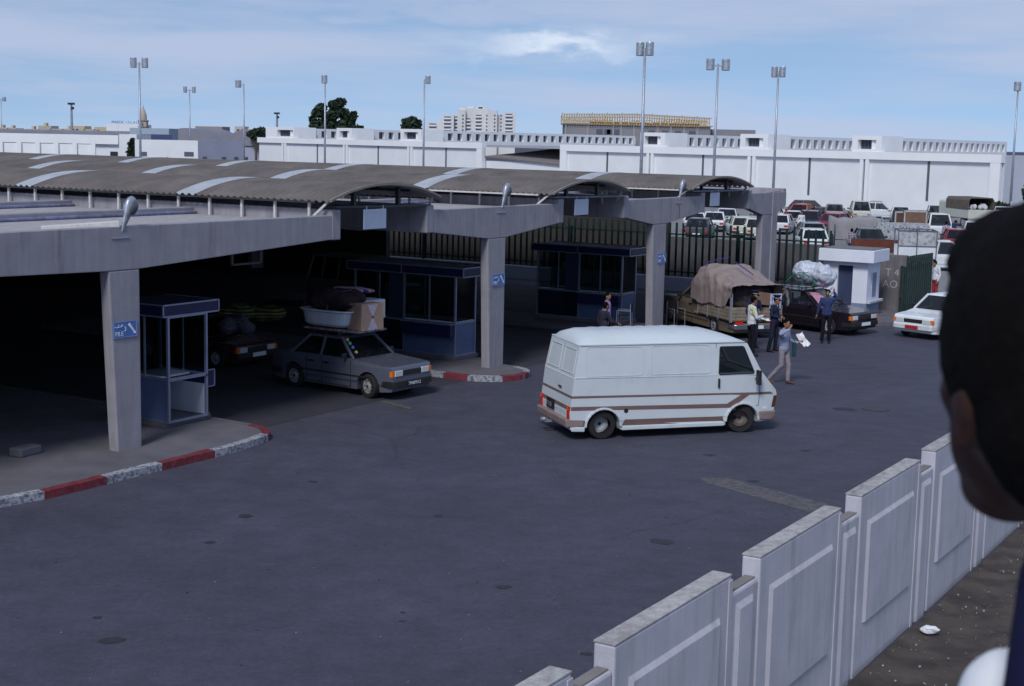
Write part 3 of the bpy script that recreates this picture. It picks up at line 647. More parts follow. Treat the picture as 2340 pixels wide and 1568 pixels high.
# boxes with a big window, then receding rows of small windows
bx=[(12.3,15.67),(25.81,29.41),(39.72,43.35),(81.0,85.16),(95.52,98.95),(108.89,115.95)]
rowlen=[45,31,27,58,14,12]
ha=R(90-33)-WR          # heading of the receding rows, relative to the front
dx,dy=math.cos(ha),math.sin(ha)
for (x0,x1),rl in zip(bx,rowlen):
    zt=7.4
    if x0>100: wa,wb_=x0+.3,x0+4.2
    else: wa,wb_=x0+.65,x1-.65
    b=MB(); y0,y1=-4.0,-.1
    for q in ((x0,y0,5.85,wa,y1,zt),(wb_,y0,5.85,x1,y1,zt),(wa,y0,5.85,wb_,y1,6.1),(wa,y0,7.0,wb_,y1,zt),(wa,y0,6.1,wb_,y0+.2,7.0)): b.box(*q)
    b.build('roof_box',white2,wh)
    b=MB(); b.box(wa+.01,-.8,6.11,wb_-.01,-.75,6.99); o=b.build('window',mat('louvre_dark',(.06,.07,.10),.5),wh)
    b=MB()
    for k in range(6):
        xx=wa+.1+(wb_-wa-.2)*k/5; b.box(xx-.05,-.74,6.12,xx+.05,-.69,6.98)
    b.build('window_bars',slot,o)
    # receding row: local frame at the right corner of the box
    px,py=x0,-.6; n=int(rl/2.2)
    M=Matrix.Translation((px,py,0))@Matrix.Rotation(ha,4,'Z')
    piers=MB(); dk=MB()
    def pbox(B,a0,b0,z0,a1,b1,z1):
        v=[M@Vector(q) for q in ((a0,b0,z0),(a1,b0,z0),(a1,b1,z0),(a0,b1,z0),(a0,b0,z1),(a1,b0,z1),(a1,b1,z1),(a0,b1,z1))]; B.hexa(v)
    pbox(piers,0,.0,5.5,rl,1.3,6.0); pbox(piers,0,.0,6.95,rl,1.3,7.28)
    for k in range(n+1): pbox(piers,k*2.2,.0,6.0,k*2.2+1.0,1.3,6.95)
    piers.build('roof_window_row',white2,wh); pbox(dk,0,.42,6.001,rl,.5,6.949)
    dk.build('row_glazing',glassw,wh)
# ---------------------------------------------------------------- other buildings
def bld(name,label,x0,x1,ytop,Y,zb=0,dep=12,m=white,rz=0,group=None,cat='building'):
    a=P(x0,ytop,Y); c=P(x1,ytop,Y); t=thing(name,label,cat,(a.x,Y,0),rz,group); W=(c.x-a.x)/math.cos(rz); H=(a.z+c.z)/2
    b=MB(); b.box(0,0,zb,W,dep,H); b.build('wall',m,t); return t,W,H
def win(t,x0,z0,x1,z1,y=-.02,m=None,nm='window'):
    b=MB(); b.box(x0,y-.04,z0,x1,y,z1); return b.build(nm,m or dark,t)
# hangar roofs behind
def hangar(x0,x1,ytop,Y,label,rise=3.2,rows=2):
    a=P(x0,ytop,Y); c=P(x1,ytop,Y); t=thing('hangar',label,'hangar',(a.x,Y,0),0,'grey vaulted hangar roofs'); W=c.x-a.x; H=a.z
    for k in range(rows):
        w0=W*k/rows; w1=W*(k+1)/rows; b=MB(); n=14
        pts=[(w0+(w1-w0)*i/n,H-rise+rise*math.sin(math.pi*i/n)) for i in range(n+1)]
        b.prism(pts+[(w1,H-rise-.3),(w0,H-rise-.3)],0,30); b.build('vault_roof',mat('hangar_sheet',(.23,.235,.28),.7,var=.12,scale=.2),t,smooth=False)
    b=MB(); b.box(.1,.3,0,W-.1,29,H-rise-.3); b.build('wall',greyw,t)
hangar(350,640,291,262,'pair of wide grey vaulted hangar roofs behind the small white building',rise=2.6,rows=2)
hangar(-60,300,293,270,'low grey vaulted hangar roof behind the long white building at the left',rise=2.0,rows=3)
# left white building with loggia
t,W,H=bld('office_building','long low white building with arches at the far left',-40,272,307,205,dep=10)
wins=mat('office_window',(.10,.11,.15),.3)
wbox('parapet',white2,-.1,-.5,H-1.2,W,-.0,H+.05,par=t)
k=205/FPX
def lx(px): return (px+40)*k
for a,c,z0,z1,m in ((-40,138,H-2.6,H-1.25,dark),(138,215,H-3.4,H-2.5,wins),(252,272,H-3.9,H-2.4,dark)): pass
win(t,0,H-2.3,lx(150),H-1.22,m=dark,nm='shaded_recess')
for i in range(11): win(t,lx(-30+17*i),H-3.0,lx(-22+17*i),H-2.35,m=wins)
for a,c in ((165,185),(190,206)): win(t,lx(a),H-3.9,lx(c),H-2.35,m=wins)
for a,c in ((249,266),(275,291)): win(t,lx(a),H-3.9,lx(c),H-2.2,m=wins if a>260 else dark)
b=MB(); b.box(lx(248),-.12,H-4.02,lx(293),-.06,H-3.9); b.build('window_sill',white2,t)
# loggia of arches in front
lg=thing('arcade','white arcade of shallow arches in front of the long white building','arcade',(P(-40,330,188).x,188,0),0)
kk=188/FPX; zz=P(0,326,188).z
for i in range(6):
    x0=(i*42)*kk; x1=x0+42*kk; b=MB(); n=10; r=(x1-x0)/2-.25
    pts=[(x0,zz),(x0,0),(x0+.25,0),(x0+.25,zz-2.4)]+[((x0+x1)/2-r*math.cos(math.pi*j/n),zz-2.4+.95*math.sin(math.pi*j/n)) for j in range(1,n)]+[(x1-.25,zz-2.4),(x1-.25,0),(x1,0),(x1,zz)]
    b.prism(pts,0,.4); b.build('arch',white2,lg)
    b=MB(); b.box(x1-.3,-.3,0,x1+.3,-.001,zz+.15); b.build('pillar',white2,lg)
b=MB(); b.box(.1,2,0,41*6*kk,2.2,zz-.7); b.build('back_wall',greyw,lg)
# end wing of it and sign
t,W,H=bld('office_wing','white end wing of the long building beside the dark conifer',272,312,307,204,dep=8)
t2,W2,H2=bld('stair_block','pale blue grey block with a dark board behind the lamp mast',296,386,293,222,dep=6,m=mat('pale_blue_block',(.33,.40,.48),.8))
win(t2,1.6,H2-2.4,6.4,H2-.9,m=mat('dark_board',(.05,.07,.16),.5),nm='dark_board')
# small white building with side wall
t,W,H=bld('small_warehouse','small white building with a grey side wall left of the warehouse',308,452,320,176,dep=.4)
k=176/FPX
for a,c,z0,z1 in ((322,335,347,356),(420,441,347,357),(420,441,366,378)):
    win(t,(a-308)*k,P(a,z1,176).z,(c-308)*k,P(a,z0,176).z,m=slot)
win(t,(382-308)*k-.04,.5,(382-308)*k+.04,H-2.0,m=slot,nm='drain_pipe')
b=MB(); b.hexa([(W-.3,.41,0),(W,.0,0),(W+4.4,5.2,0),(W+4.1,5.5,0),(W-.3,.41,H),(W,.0,H),(W+4.4,5.2,H),(W+4.1,5.5,H)]); b.build('side_wall',greyw,t)
b=MB()
for px,r in ((463,0),(497,0),(519,0),(539-2,0)):
    f=(px-452)/80.0*1.0; x=W+4.4*f; y=5.2*f
    for z0,z1 in ((H-2.6,H-1.9),(H-4.6,H-3.9)): b.hexa([(x-.15,y-.22,z0),(x+.25,y+.20,z0),(x+.25,y+.3,z0),(x-.15,y-.1,z0),(x-.15,y-.22,z1),(x+.25,y+.20,z1),(x+.25,y+.3,z1),(x-.15,y-.1,z1)])
b.build('window',slot,t)
b=MB(); b.add([(0,.4,H-.05),(W-.2,.4,H-.05),(W+4.2,5.3,H-.05),(W+4,12,H-.05),(0,12,H-.05)],[(0,1,2,3,4)]); b.build('roof',greyw,t)
# distant town
yel=mat('yellow_render',(.50,.44,.29),.9,var=.12,scale=.05)
rng=random.Random(3)
ORD='first second third fourth fifth sixth seventh eighth ninth tenth eleventh twelfth'.split()
x=-30
for i in range(12):
    w=rng.choice([20,26,30]); yt=rng.uniform(287,297)
    if x<60: yt+=4
    t,W,H=bld('distant_house',ORD[i]+' from the left in the row of distant yellowish flat roofed houses',x,x+w,yt,620,dep=10,m=yel if rng.random()<.75 else mat('beige_render',(.42,.40,.36),.9),group='distant yellow houses')
    for j in range(int(W/3)): 
        if rng.random()<.6: win(t,1+j*3,H-2.3,2.2+j*3,H-1.2,m=slot)
    if rng.random()<.6:
        b=MB(); b.box(W*.3,2,H,W*.5,5,H+1.2); b.build('roof_hut',yel,t)
    x+=w*.93
t,W,H=bld('sign_building','white building with blue rooftop lettering and a window strip',243,325,284,560,dep=14)
for j in range(8): win(t,1.2+j*1.35,H-4.2,2.2+j*1.35,H-2.6,m=slot)
bl=mat('blue_roof_letters',(.12,.13,.36),.6)
text('MAROC',1.35,bl,t,face_xf((2.0,-.1,H+.3),(1,0,0),(0,0,1)),name='roof_lettering',ext=.1)
text('I S L A I R',1.25,bl,t,face_xf((7.6,-.1,H+.3),(1,0,0),(0,0,1)),name='roof_lettering',ext=.1)
# pointed tower
p=P(328,300,520); t=thing('pointed_tower','slender beige tower with pointed dome beside the tallest left lamp mast','tower',(p.x,520,0))
tm=mat('tower_stone',(.42,.36,.31),.9,var=.1,scale=.3); tk=520/FPX
def tz(y): return P(328,y,520).z
b=MB(); b.box(-1.35,-1.35,0,1.35,1.35,tz(276)); b.build('shaft',tm,t)
b=MB(); b.box(-1.6,-1.6,tz(290)-.15,1.6,1.6,tz(290)+.15); b.box(-1.6,-1.6,tz(276)-.2,1.6,1.6,tz(276)+.15); b.build('cornice',mat('tower_dark',(.2,.17,.16),.9),t)
b=MB(); b.lathe([(1.2,tz(275)),(1.25,tz(270)),(1.15,tz(262)),(.8,tz(255)),(.4,tz(249)),(.12,tz(243)),(.03,tz(238))],n=12); b.build('dome',tm,t)
b=MB(); b.box(-.25,-1.4,tz(288),.3,-1.34,tz(281)); b.build('window',slot,t)
# grey slab and small houses between
t,W,H=bld('distant_block','flat brown grey block on the skyline above the hangars',446,508,289,560,dep=15,m=mat('brown_block',(.30,.26,.24),.9))
t,W,H=bld('distant_hut','small pale house with dark openings on the skyline right of the brown block',536,560,289,540,dep=8,m=mat('pale_house',(.5,.45,.42),.9)); win(t,.8,H-2,1.8,H-1,m=slot); win(t,2.4,H-2,3.2,H-1,m=slot)
t,W,H=bld('distant_hut','lowest small white house beside the dark tree on the skyline',560,578,293,545,dep=8,m=white)
# apartment block
ap=thing('apartment_block','tall white apartment block with stepped roofs and columns of balconies on the skyline','apartment block',(P(975,300,520).x,520,0))
k=520/FPX
am=mat('apartment_render',(.66,.66,.66),.9,var=.08,scale=.1)
for a,c,yt,d in ((975,1008,279,2),(1008,1036,262,0),(1034,1046,262,2.5),(1044,1062,250,1),(1060,1112,247,3),(1112,1134,252,0),(1132,1150,262,2),(1148,1175,256,0)):
    z=P(a,yt,520).z; b=MB(); b.box((a-975)*k,d,0,(c-975)*k,14,z); b.build('block',am,ap)
for a,c,z in ((1046,1060,246),(1066,1080,242),(1085,1105,244),(1090,1100,240)):
    b=MB(); b.box((a-975)*k,5,P(a,252,520).z-1,(c-975)*k,9,P(a,z,520).z); b.build('roof_hut',am,ap)
for a,c,y0,d in ((1014,1029,266,0),(1037,1045,266,2.5),(1064,1073,270,3),(1085,1098,262,3),(1150,1151,266,2),(1153,1168,260,0),(980,996,282,2)):
    y=y0
    while y<300:
        za,zb=P(a,y+5.6,520).z,P(a,y,520).z
        o=win(ap,(a-975)*k,za,(c-975)*k,zb,y=d-.03,m=slot,nm='balcony_recess')
        b=MB(); b.box((a-975)*k-.1,d-.5,za-.1,(c-975)*k+.1,d-.08,za+.38); b.build('balcony',white2,o)
        y+=8.3
for a,d in ((1110,.9+2.1),(1128,0),(1142,2),(1056,1)):
    for j in range(5): win(ap,(a-975)*k-.2,P(a,262+j*8.3+4,520).z,(a-975)*k+.3,P(a,262+j*8.3,520).z,y=d-.03,m=slot)
# building under construction with yellow scaffolding
cs=thing('construction_building','unfinished grey block building topped with yellow scaffolding','building',(P(1292,290,330).x,330,0))
k=330/FPX; cm=mat('raw_block_concrete',(.24,.24,.26),.95,var=.12,scale=.3)
def cz(y,x=1450): return P(x,y,330).z
def cxp(x): return (x-1292)*k
b=MB(); b.box(0,0,0,cxp(1620),20,cz(285)); b.box(cxp(1620),3,0,cxp(1727),20,cz(296,1670)); b.build('wall',cm,cs)
b=MB(); b.box(-.3,-.3,cz(287),cxp(1625),20.3,cz(284)); b.build('slab',mat('slab_concrete',(.33,.33,.34),.9),cs)
b=MB()
for x in (1292,1342,1400,1418,1447,1467,1500,1530,1560,1590): b.box(cxp(x)-.15,-.12,4,cxp(x)+.25,-.0,cz(287))
b.build('column',mat('slab_concrete',(.33,.33,.34),.9),cs)
for a in (1362,1380,1386,1400,1480,1510,1540,1572): win(cs,cxp(a),cz(308),cxp(a)+1.4,cz(297),y=-.05,m=slot)
sy=mat('yellow_scaffold',(.44,.28,.07),.7,var=.2,scale=2); b=MB()
n=60
def topy(x): return 260+ (6*(1450-x)/170 if x<1450 else 11*(x-1450)/170)*.55
for row,(yy,dz) in enumerate(((-.6,0),(6,0))):
    for i in range(n):
        x=1284+(1622-1284)*i/n; z0=cz(284); z1=cz(topy(x))-(.0 if row==0 else .6)
        b.bar((cxp(x),yy,z0-.4),(cxp(x),yy,z1+(.25 if i%6==0 else 0)),.15)
        if i<n-1 : b.bar((cxp(x),yy,z0+random.uniform(.2,1.0)),(cxp(x+5.6),yy,z0+random.uniform(.2,1.2)),.13)
        b.bar((cxp(x),yy,z1-.1),(cxp(x+5.6),yy,cz(topy(x+5.6))-.1-(.0 if row==0 else .6)),.16)
        if row==0: b.bar((cxp(x),-.6,z1-.1),(cxp(x),6,z1-.5),.07)
b.build('scaffolding',sy,cs)
b=MB()
for i in range(14):
    x=1350+i*18; b.box(cxp(x),1,cz(284),cxp(x+13),5,cz(281)+.1)
b.build('formwork',mat('orange_formwork',(.34,.15,.05),.9),cs)
# ---------------------------------------------------------------- trees and shrubs
leafm=mat('foliage',(.022,.042,.024),.8,var=.5,scale=.8,col2=(.05,.07,.035),thr=(.5,.75))
bark=mat('bark',(.10,.08,.065),.9)
def tree(name,label,x,Y,ybase,ytop,clumps,leaf=.45,n=240,seed=1,cat='tree'):
    rg=random.Random(seed); p=P(x,ybase,Y); k=Y/FPX
    t=thing(name,label,cat,(p.x,Y,0))
    zt=P(x,ytop,Y).z; b=MB(); b.cyl((0,0,0),(0,0,zt*.6),.28,.16,8)
    for (cx,cy,r) in clumps: b.cyl((0,0,zt*.4),((cx-x)*k,rg.uniform(-.5,.5),P(x,cy,Y).z),.13,.05,6)
    b.build('trunk',bark,t)
    b=MB()
    for (cx,cy,r) in clumps:
        c=Vector(((cx-x)*k,rg.uniform(-r*k*.5,r*k*.5),P(x,cy,Y).z)); rr=r*k
        for i in range(int(n*(r/14)**1.6)+30):
            d=Vector((rg.gauss(0,1),rg.gauss(0,1),rg.gauss(0,1))).normalized()*rr*rg.uniform(.35,1.08); d.z*=.8
            q=c+d; a=Vector((rg.uniform(-1,1),rg.uniform(-1,1),rg.uniform(-1,1))).normalized(); e=a.orthogonal().normalized(); s_=leaf*rg.uniform(.6,1.3)
            b.add([q-a*s_-e*s_*.5,q+a*s_-e*s_*.5,q+a*s_*.6+e*s_*.6,q-a*s_*.6+e*s_*.6],[(0,1,2,3)])
    b.nofix=True; b.build('crown',leafm,t)
    return t
tree('tree','large dark clumpy tree rising above the warehouse roof',752,250,300,222,[(722,285,14),(738,290,14),(756,288,16),(775,290,15),(798,287,12),(725,258,11),(735,247,10),(747,268,12),(766,240,13),(778,233,10),(762,262,13),(785,258,12),(800,268,11),(806,262,7),(790,278,12),(715,272,6)],n=330,seed=2)
tree('tree','small round dark tree left of the apartment block',940,250,300,268,[(930,280,10),(942,277,10),(952,282,9),(938,290,12),(950,292,10),(926,290,7)],seed=3)
tree('bush','dark bush above the hangar roof left of the warehouse',585,260,315,292,[(575,306,8),(588,302,9),(600,300,9),(595,309,9),(580,311,8),(610,306,6)],seed=4)
tree('bush','tiny dark bush between the two trees on the skyline',820,250,300,290,[(820,294,7),(824,296,5)],seed=5)
tree('conifer','dark conifer between the two white buildings at left',303,190,362,316,[(303,322,3),(302,330,6),(304,340,8),(301,350,9),(304,358,9)],leaf=.35,seed=6)
tree('shrub','dark shrub behind white railings beside the warehouse end wall',2282,128,490,463,[(2272,476,8),(2283,470,10),(2295,473,9),(2285,480,11),(2272,482,7),(2297,482,8)],leaf=.22,seed=7)
tree('tree','bare looking tree cut by the right edge of the photo',2345,118,490,420,[(2338,438,6),(2343,424,5),(2342,452,6),(2350,440,14)],leaf=.2,n=120,seed=8)
p=P(2266,480,124); t=thing('railing','white railing in front of the shrub by the warehouse','railing',(p.x,124,0),0)
b=MB()
for i in range(12): b.bar((i*.14,0,P(2266,494,124).z),(i*.14,0,P(2266,480,124).z),.03)
b.bar((-.05,0,P(2266,480,124).z),(1.65,0,P(2266,480,124).z),.04); b.bar((-.05,0,P(2266,494,124).z),(1.65,0,P(2266,494,124).z),.04); b.bar((0,0,0),(0,0,2),.05); b.bar((1.6,0,0),(1.6,0,2),.05); b.build('bars',white2,t)
# ---------------------------------------------------------------- vehicles (local x forward, y left)
def paint(n,c,rough=.3,metal=0): return mat('paint_'+n,c,rough,metal=metal,var=.06,scale=2,coat=.35,spec=.45)
def wheel(t,x,y,r=.29,w=.17,steer=0,rimm=None,deep=True,style='steel'):
    sg=1 if y>0 else -1
    e=thing_part('wheel',t,(x,y,r),(0,0,steer))
    b=MB(); b.lathe([(r*.60,-w/2),(r*.93,-w/2),(r,-w*.34),(r,w*.34),(r*.93,w/2),(r*.60,w/2)],ax='y',n=28,close=False); o=b.build('tyre',tyre,e,smooth=False)
    b=MB(); yo=sg*(w/2-.015); b.lathe([(r*.62,yo),(r*.60,yo+sg*.012),(r*.50,yo-sg*.03),(r*.30,yo-sg*.005),(r*.14,yo+sg*.01),(.001,yo+sg*.012)],ax='y',n=24,close=False)
    b.build('rim',rimm or hub,e,smooth=True)
    if deep:
        b=MB()
        for k in range(8):
            a=2*math.pi*k/8; b.cyl((r*.46*math.cos(a),yo-sg*.02,r*.46*math.sin(a)),(r*.46*math.cos(a),yo-sg*.004,r*.46*math.sin(a)),r*.055,n=8)
        b.cyl((0,yo,0),(0,yo+sg*.018,0),r*.12,n=12); b.build('rim_holes',blackpl if style=='steel' else chrome,e)
    return e
def thing_part(name,parent,loc,rot=(0,0,0)):
    o=bpy.data.objects.new(name,None); S.collection.objects.link(o); o.parent=parent; o.location=loc; o.rotation_euler=rot; o.empty_display_size=.1; return o
STY={ # windscreen base, top, roof rear, rear glass base (fractions of L)
 'hatch':(.20,.06,-.36,-.475),'sedan':(.19,.06,-.20,-.335),'estate':(.20,.06,-.44,-.485),'pickup':(.21,.09,-.055,-.085),'coupe':(.17,.02,-.22,-.40)}
def car(name,label,loc,rz,col,style='hatch',L=3.95,W=1.6,H=1.38,belt=.86,hood=.80,lod=1,r=.28,group='vehicles parked in the car park',cat='car',steer=0,rackbars=0,plate=None,rimm=None,grille=None,bump=None,name2=None,xf=.315,xr=-.30,tail=None,gl=None,noseslope=.10,trunk=None,mirror=True,fogged=False):
    t=thing(name,label,cat,loc,rz,group); p=col; gl=gl or carglass
    f=STY[style]; xa,xb,xc,xd=[q*L for q in f]; hl=L/2; wx=[xf*L,xr*L]; ar=r+.055
    def arch(cx):
        return [(cx-ar*math.cos(a),max(.19,r+ar*math.sin(a))) for a in [math.pi*i/10 for i in range(11)] if r+ar*math.sin(a)>.19]
    trunk=belt-.02 if trunk is None else trunk
    top=[(hl-.0,.36),(hl-.01,hood-.20),(hl-.03,hood-.07),(hl-noseslope,hood-.015),(hl*.62,hood+.03),(xa,belt+.01)]
    if style in('hatch','estate'): rear=[(xd,belt),(-hl+.01,belt-.12),(-hl,.5),(-hl+.01,.30)]
    elif style=='pickup': rear=[(xd,belt),(xd-.01,.52),(-hl,.52),(-hl,.34)]
    else: rear=[(xd,belt),(-hl+.06,trunk),(-hl+.01,trunk-.09),(-hl,.5),(-hl+.01,.30)]
    # bottom from the rear to the front with wheel arches
    bot=[(-hl+.10,.20)]+[(wx[1]-ar,.19)]+arch(wx[1])+[(wx[1]+ar,.19)]+[(wx[0]-ar,.19)]+arch(wx[0])+[(wx[0]+ar,.19)]+[(hl-.06,.22)]
    poly=bot+top+rear
    def taper(x,z):
        k=1-.085*max(0,(abs(x)/hl-.72)/.28)**2*1.2
        if z<.35: k*=.97
        if z>belt-.12: k*=1-.035*(z-belt+.12)/.14
        return k
    b=MB(); b.prism(poly,-W/2,W/2); b.cut([((0,0,.35),(0,0,1)),((0,0,r+ar+.01),(0,0,1)),((0,0,belt-.12),(0,0,1))]+[((q*hl,0,0),(1,0,0)) for q in (-.9,-.8,-.72,.72,.8,.9)]); b.v=[(x,y*taper(x,z),z) for x,y,z in b.v]
    b.build('body',p,t,bevel=.035,seg=3,smooth=False)
    # dark wheel wells
    # cabin
    wb=W/2-.05; wt=W/2-.21; zb=belt-.0; zr=H-.03
    cor=lambda s:[(xa,s*wb,zb),(xb,s*wt,zr),(xc,s*wt,zr),(xd,s*wb,zb)]
    Lc,Rc=cor(1),cor(-1)
    # glass panes (slightly inset)
    def quad(nm,q,m=gl):
        b=MB(); b.add(q,[tuple(range(len(q)))]); return b.build(nm,m,t)
    ins=.012
    quad('windscreen',[(Lc[0][0],Lc[0][1]-.05,zb+.02),(Rc[0][0],Rc[0][1]+.05,zb+.02),(Rc[1][0],Rc[1][1]+.03,zr-.02),(Lc[1][0],Lc[1][1]-.03,zr-.02)])
    quad('rear_window',[(Lc[3][0],Lc[3][1]-.05,zb+.04),(Rc[3][0],Rc[3][1]+.05,zb+.04),(Rc[2][0],Rc[2][1]+.03,zr-.03),(Lc[2][0],Lc[2][1]-.03,zr-.03)])
    for s,C in ((1,Lc),(-1,Rc)):
        quad('side_window',[(C[0][0]-.02,C[0][1]-s*ins,zb),(C[1][0]-.02,C[1][1]-s*ins,zr-.01),(C[2][0]+.02,C[2][1]-s*ins,zr-.01),(C[3][0]+.02,C[3][1]-s*ins,zb)])
    # roof and pillars
    b=MB(); e=.05
    z0,z1=zr-.03,H
    b.hexa([(xc-e,-wt-.02,z0),(xb+e,-wt-.02,z0),(xb+e,wt+.02,z0),(xc-e,wt+.02,z0),(xc+.05,-wt+.08,z1),(xb-.08,-wt+.08,z1),(xb-.08,wt-.08,z1),(xc+.05,wt-.08,z1)])
    b.build('roof',p,t,bevel=.03,seg=2)
    b=MB()
    bz=(belt+.01)
    for C,s in ((Lc,1),(Rc,-1)):
        b.bar(C[0],(C[1][0],C[1][1],zr),.055,.06); 
        wq=.10 if style in('hatch','sedan','coupe') else .08
        b.bar((C[3][0]+.02,C[3][1],zb-.02),(C[2][0]+.02,C[2][1],zr),wq,.06)
        mid=(xa+xc)/2-.02; mm=(xb+xc)/2
        bpil=[(.5*(xb+xc)+.05)] if style!='pickup' else []
        if style=='sedan' : bpil=[xb-(xb-xc)*.50]
        if style=='estate': bpil=[xb-(xb-xc)*.40,xb-(xb-xc)*.74]
        if style=='hatch': bpil=[xb-(xb-xc)*.52]
        for xx in bpil: b.bar((xx-.05,s*(wb+.0),zb-.02),(xx-.02,s*(wt+.003),zr),.06,.035,up=(0,1,0))
        b.bar((C[1][0],C[1][1],zr-.005),(C[2][0],C[2][1],zr-.005),.04,.05)
        b.bar((C[0][0],C[0][1],zb),(C[3][0],C[3][1],zb),.05,.04)
    b.build('pillars',p,t)
    b=MB(); b.box(xd+.1,-wb+.06,.5,xa-.1,wb-.06,belt+.012)
    for xx in ((xa+xb)/2-.55,)+(((xb+xc)/2-.35,) if style not in('pickup','coupe') else ()):
        for s in (-1,1): b.box(xx-.08,s*.34-.22,.5,xx+.05,s*.34+.22,belt+.24); b.box(xx-.06,s*.34-.1,belt+.24,xx+.02,s*.34+.1,belt+.40)
    b.build('interior',interior,t)
    for (x,s) in [(wx[0],1),(wx[0],-1),(wx[1],1),(wx[1],-1)]:
        wheel(t,x,s*(W/2-.10),r,steer=steer if x>0 else 0,rimm=rimm,deep=lod>1)
        bb=MB(); bb.cyl((x,s*(W/2-.30),r),(x,s*(W/2-.012),r),ar-.003,n=20); 
    b=MB()
    for x in wx: b.box(x-ar+.02,-W/2+.21,.22,x+ar-.02,W/2-.21,r+ar+.02)
    b.box(-hl+.3,-W/2+.2,.15,hl-.3,W/2-.2,.3); b.build('underbody',blackpl,t)
    bm_=bump or blackpl
    for s,x in ((1,hl),(-1,-hl)):
        b=MB(); hw=W/2*.955
        b.prism([(-hw,-.06*s),(-hw,-.30*s),(-hw+.0,-.35*s),(-hw-.01,-.30*s),(-hw+.03,.02*s),(-hw+.12,.065*s),(hw-.12,.065*s),(hw-.03,.02*s),(hw+.01,-.30*s),(hw,-.35*s)],.33,.47,ax='z')
        b.v=[(x+yy,xx,z) for xx,yy,z in b.v]; b.build('bumper',bm_,t,bevel=.015)
    zl=hood-.25
    for s in (-1,1):
        b=MB(); b.box(hl-.04,s*(W/2-.30)-.14,zl,hl+.012,s*(W/2-.30)+.14,zl+.14); b.build('headlight',lens,t,bevel=.01)
        if lod>1 or True:
            b=MB(); b.box(hl-.10,s*(W/2-.105)-.045,zl,hl-.005,s*(W/2-.105)+.045,zl+.14); b.build('indicator',amber,t)
        b=MB(); zt_=.62 if style!='pickup' else .56
        b.box(-hl-.01,s*(W/2-.24)-.15,zt_-.07,-hl+.04,s*(W/2-.24)+.12,zt_+.06); b.build('tail_light',redlens,t)
    b=MB(); b.box(hl-.03,-W/2+.47,zl+.01,hl+.006,W/2-.47,zl+.13); b.build('grille',grille or blackpl,t)
    for s,x in ((1,hl+.07),(-1,-hl-.07)):
        b=MB(); b.box(min(x,x+s*.01),-.25,.345,max(x,x+s*.01),.25,.455)
        b.build('number_plate',(plate[0] if plate else signwhite),t)
    if plate and plate[1]:
        text(plate[1],.115,plate[2],t,face_xf((hl+.082,-.23,.36),(0,1,0),(0,0,1)),name='plate_number',ext=.001)
    if lod>1:
        for s in (-1,1):
            b=MB(); y=s*(W/2+.001)
            xs=[xa-.05,(xb+xc)/2+.03]+([xc+.05] if style in('sedan','estate') else [])
            for xx in xs: b.box(xx-.006,y-.004,.24,xx+.006,y+.004,belt-.03)
            b.box(xs[-1],y-.004,.235,xs[0],y+.004,.247)
            b.build('door_seam',blackpl,t)
            b=MB()
            for xx in xs[1:]: b.box(xx+.06,y-.01,belt-.17,xx+.24,y+.02*s+.0 if s>0 else y+.01,belt-.12)
            b.box(xs[1]+.06,min(y,y+s*.02),belt-.17,xs[1]+.22,max(y,y+s*.02),belt-.13); b.build('door_handle',blackpl,t)
            b=MB(); b.box(-hl*.58,min(y,y+s*.012),.50,hl*.60,max(y,y+s*.012),.535); b.build('trim_strip',blackpl if lod>2 else chrome,t)
        b=MB(); b.bar((xa+.0,-.3,belt+.035),(xa-.18,.25,belt+.14),.015); b.bar((xa+.0,.3,belt+.035),(xa-.18,.75*wb,belt+.14),.015); b.build('wiper',blackpl,t)
    if mirror:
        for s in (-1,1):
            b=MB(); b.box(xa-.22,s*(W/2+.08)-.08,belt+.03,xa-.16,s*(W/2+.08)+.08,belt+.15); b.build('mirror',blackpl,t,bevel=.02)
    if rackbars:
        b=MB()
        for k in range(rackbars):
            x=xb-.1-(xb-xc-.2)*k/(rackbars-1); b.bar((x,-wt,H+.07),(x,wt,H+.07),.03); b.bar((x,-wt,H-.02),(x,-wt,H+.1),.03); b.bar((x,wt,H-.02),(x,wt,H+.1),.03)
        for s in (-1,1): b.bar((xb-.1,s*wt,H+.09),(xc+.1,s*wt,H+.09),.025)
        b.build('roof_rack',dksteel,t)
    t['_H']=H; return t,dict(xa=xa,xb=xb,xc=xc,xd=xd,wt=wt,wb=wb,H=H,hl=hl,belt=belt)
# ---- white panel van (built from its own profile; origin on the ground under the rear axle, near side y=0)
vr=math.atan2(1.04,3.15); VO=Vector((1.975,30.69,0))
van=thing('panel_van','white panel van with brown side stripes crossing the yard','van',VO,vr)
vw=mat('van_white',(.56,.62,.66),.38,var=.04,scale=1.2,coat=.25,spec=.4,col2=(.46,.50,.53),thr=(.55,.85))
vbr=mat('van_brown',(.17,.11,.10),.5,var=.1,scale=4)
Wv=1.86
def varch(cx,ar,r,n=12): return [(cx-ar*math.cos(math.pi*i/n),r+ar*math.sin(math.pi*i/n)*.98) for i in range(n+1)]
WB_=3.28; rr=.31; va=.395
low=[(-.74,.24),(-va-.02,.20)]+[q for q in varch(0,va,rr-.03) if q[1]>.2]+[(va+.02,.20),(WB_-va,.20)]+[q for q in varch(WB_,va,rr-.03) if q[1]>.2]+[(WB_+va,.24),(4.02,.27)]
prof=low+[(4.10,.50),(4.16,.83),(4.13,.93),(3.72,1.37),(3.36,1.99),(3.2,2.03),(-.55,2.03),(-.68,1.34),(-.76,.60)]
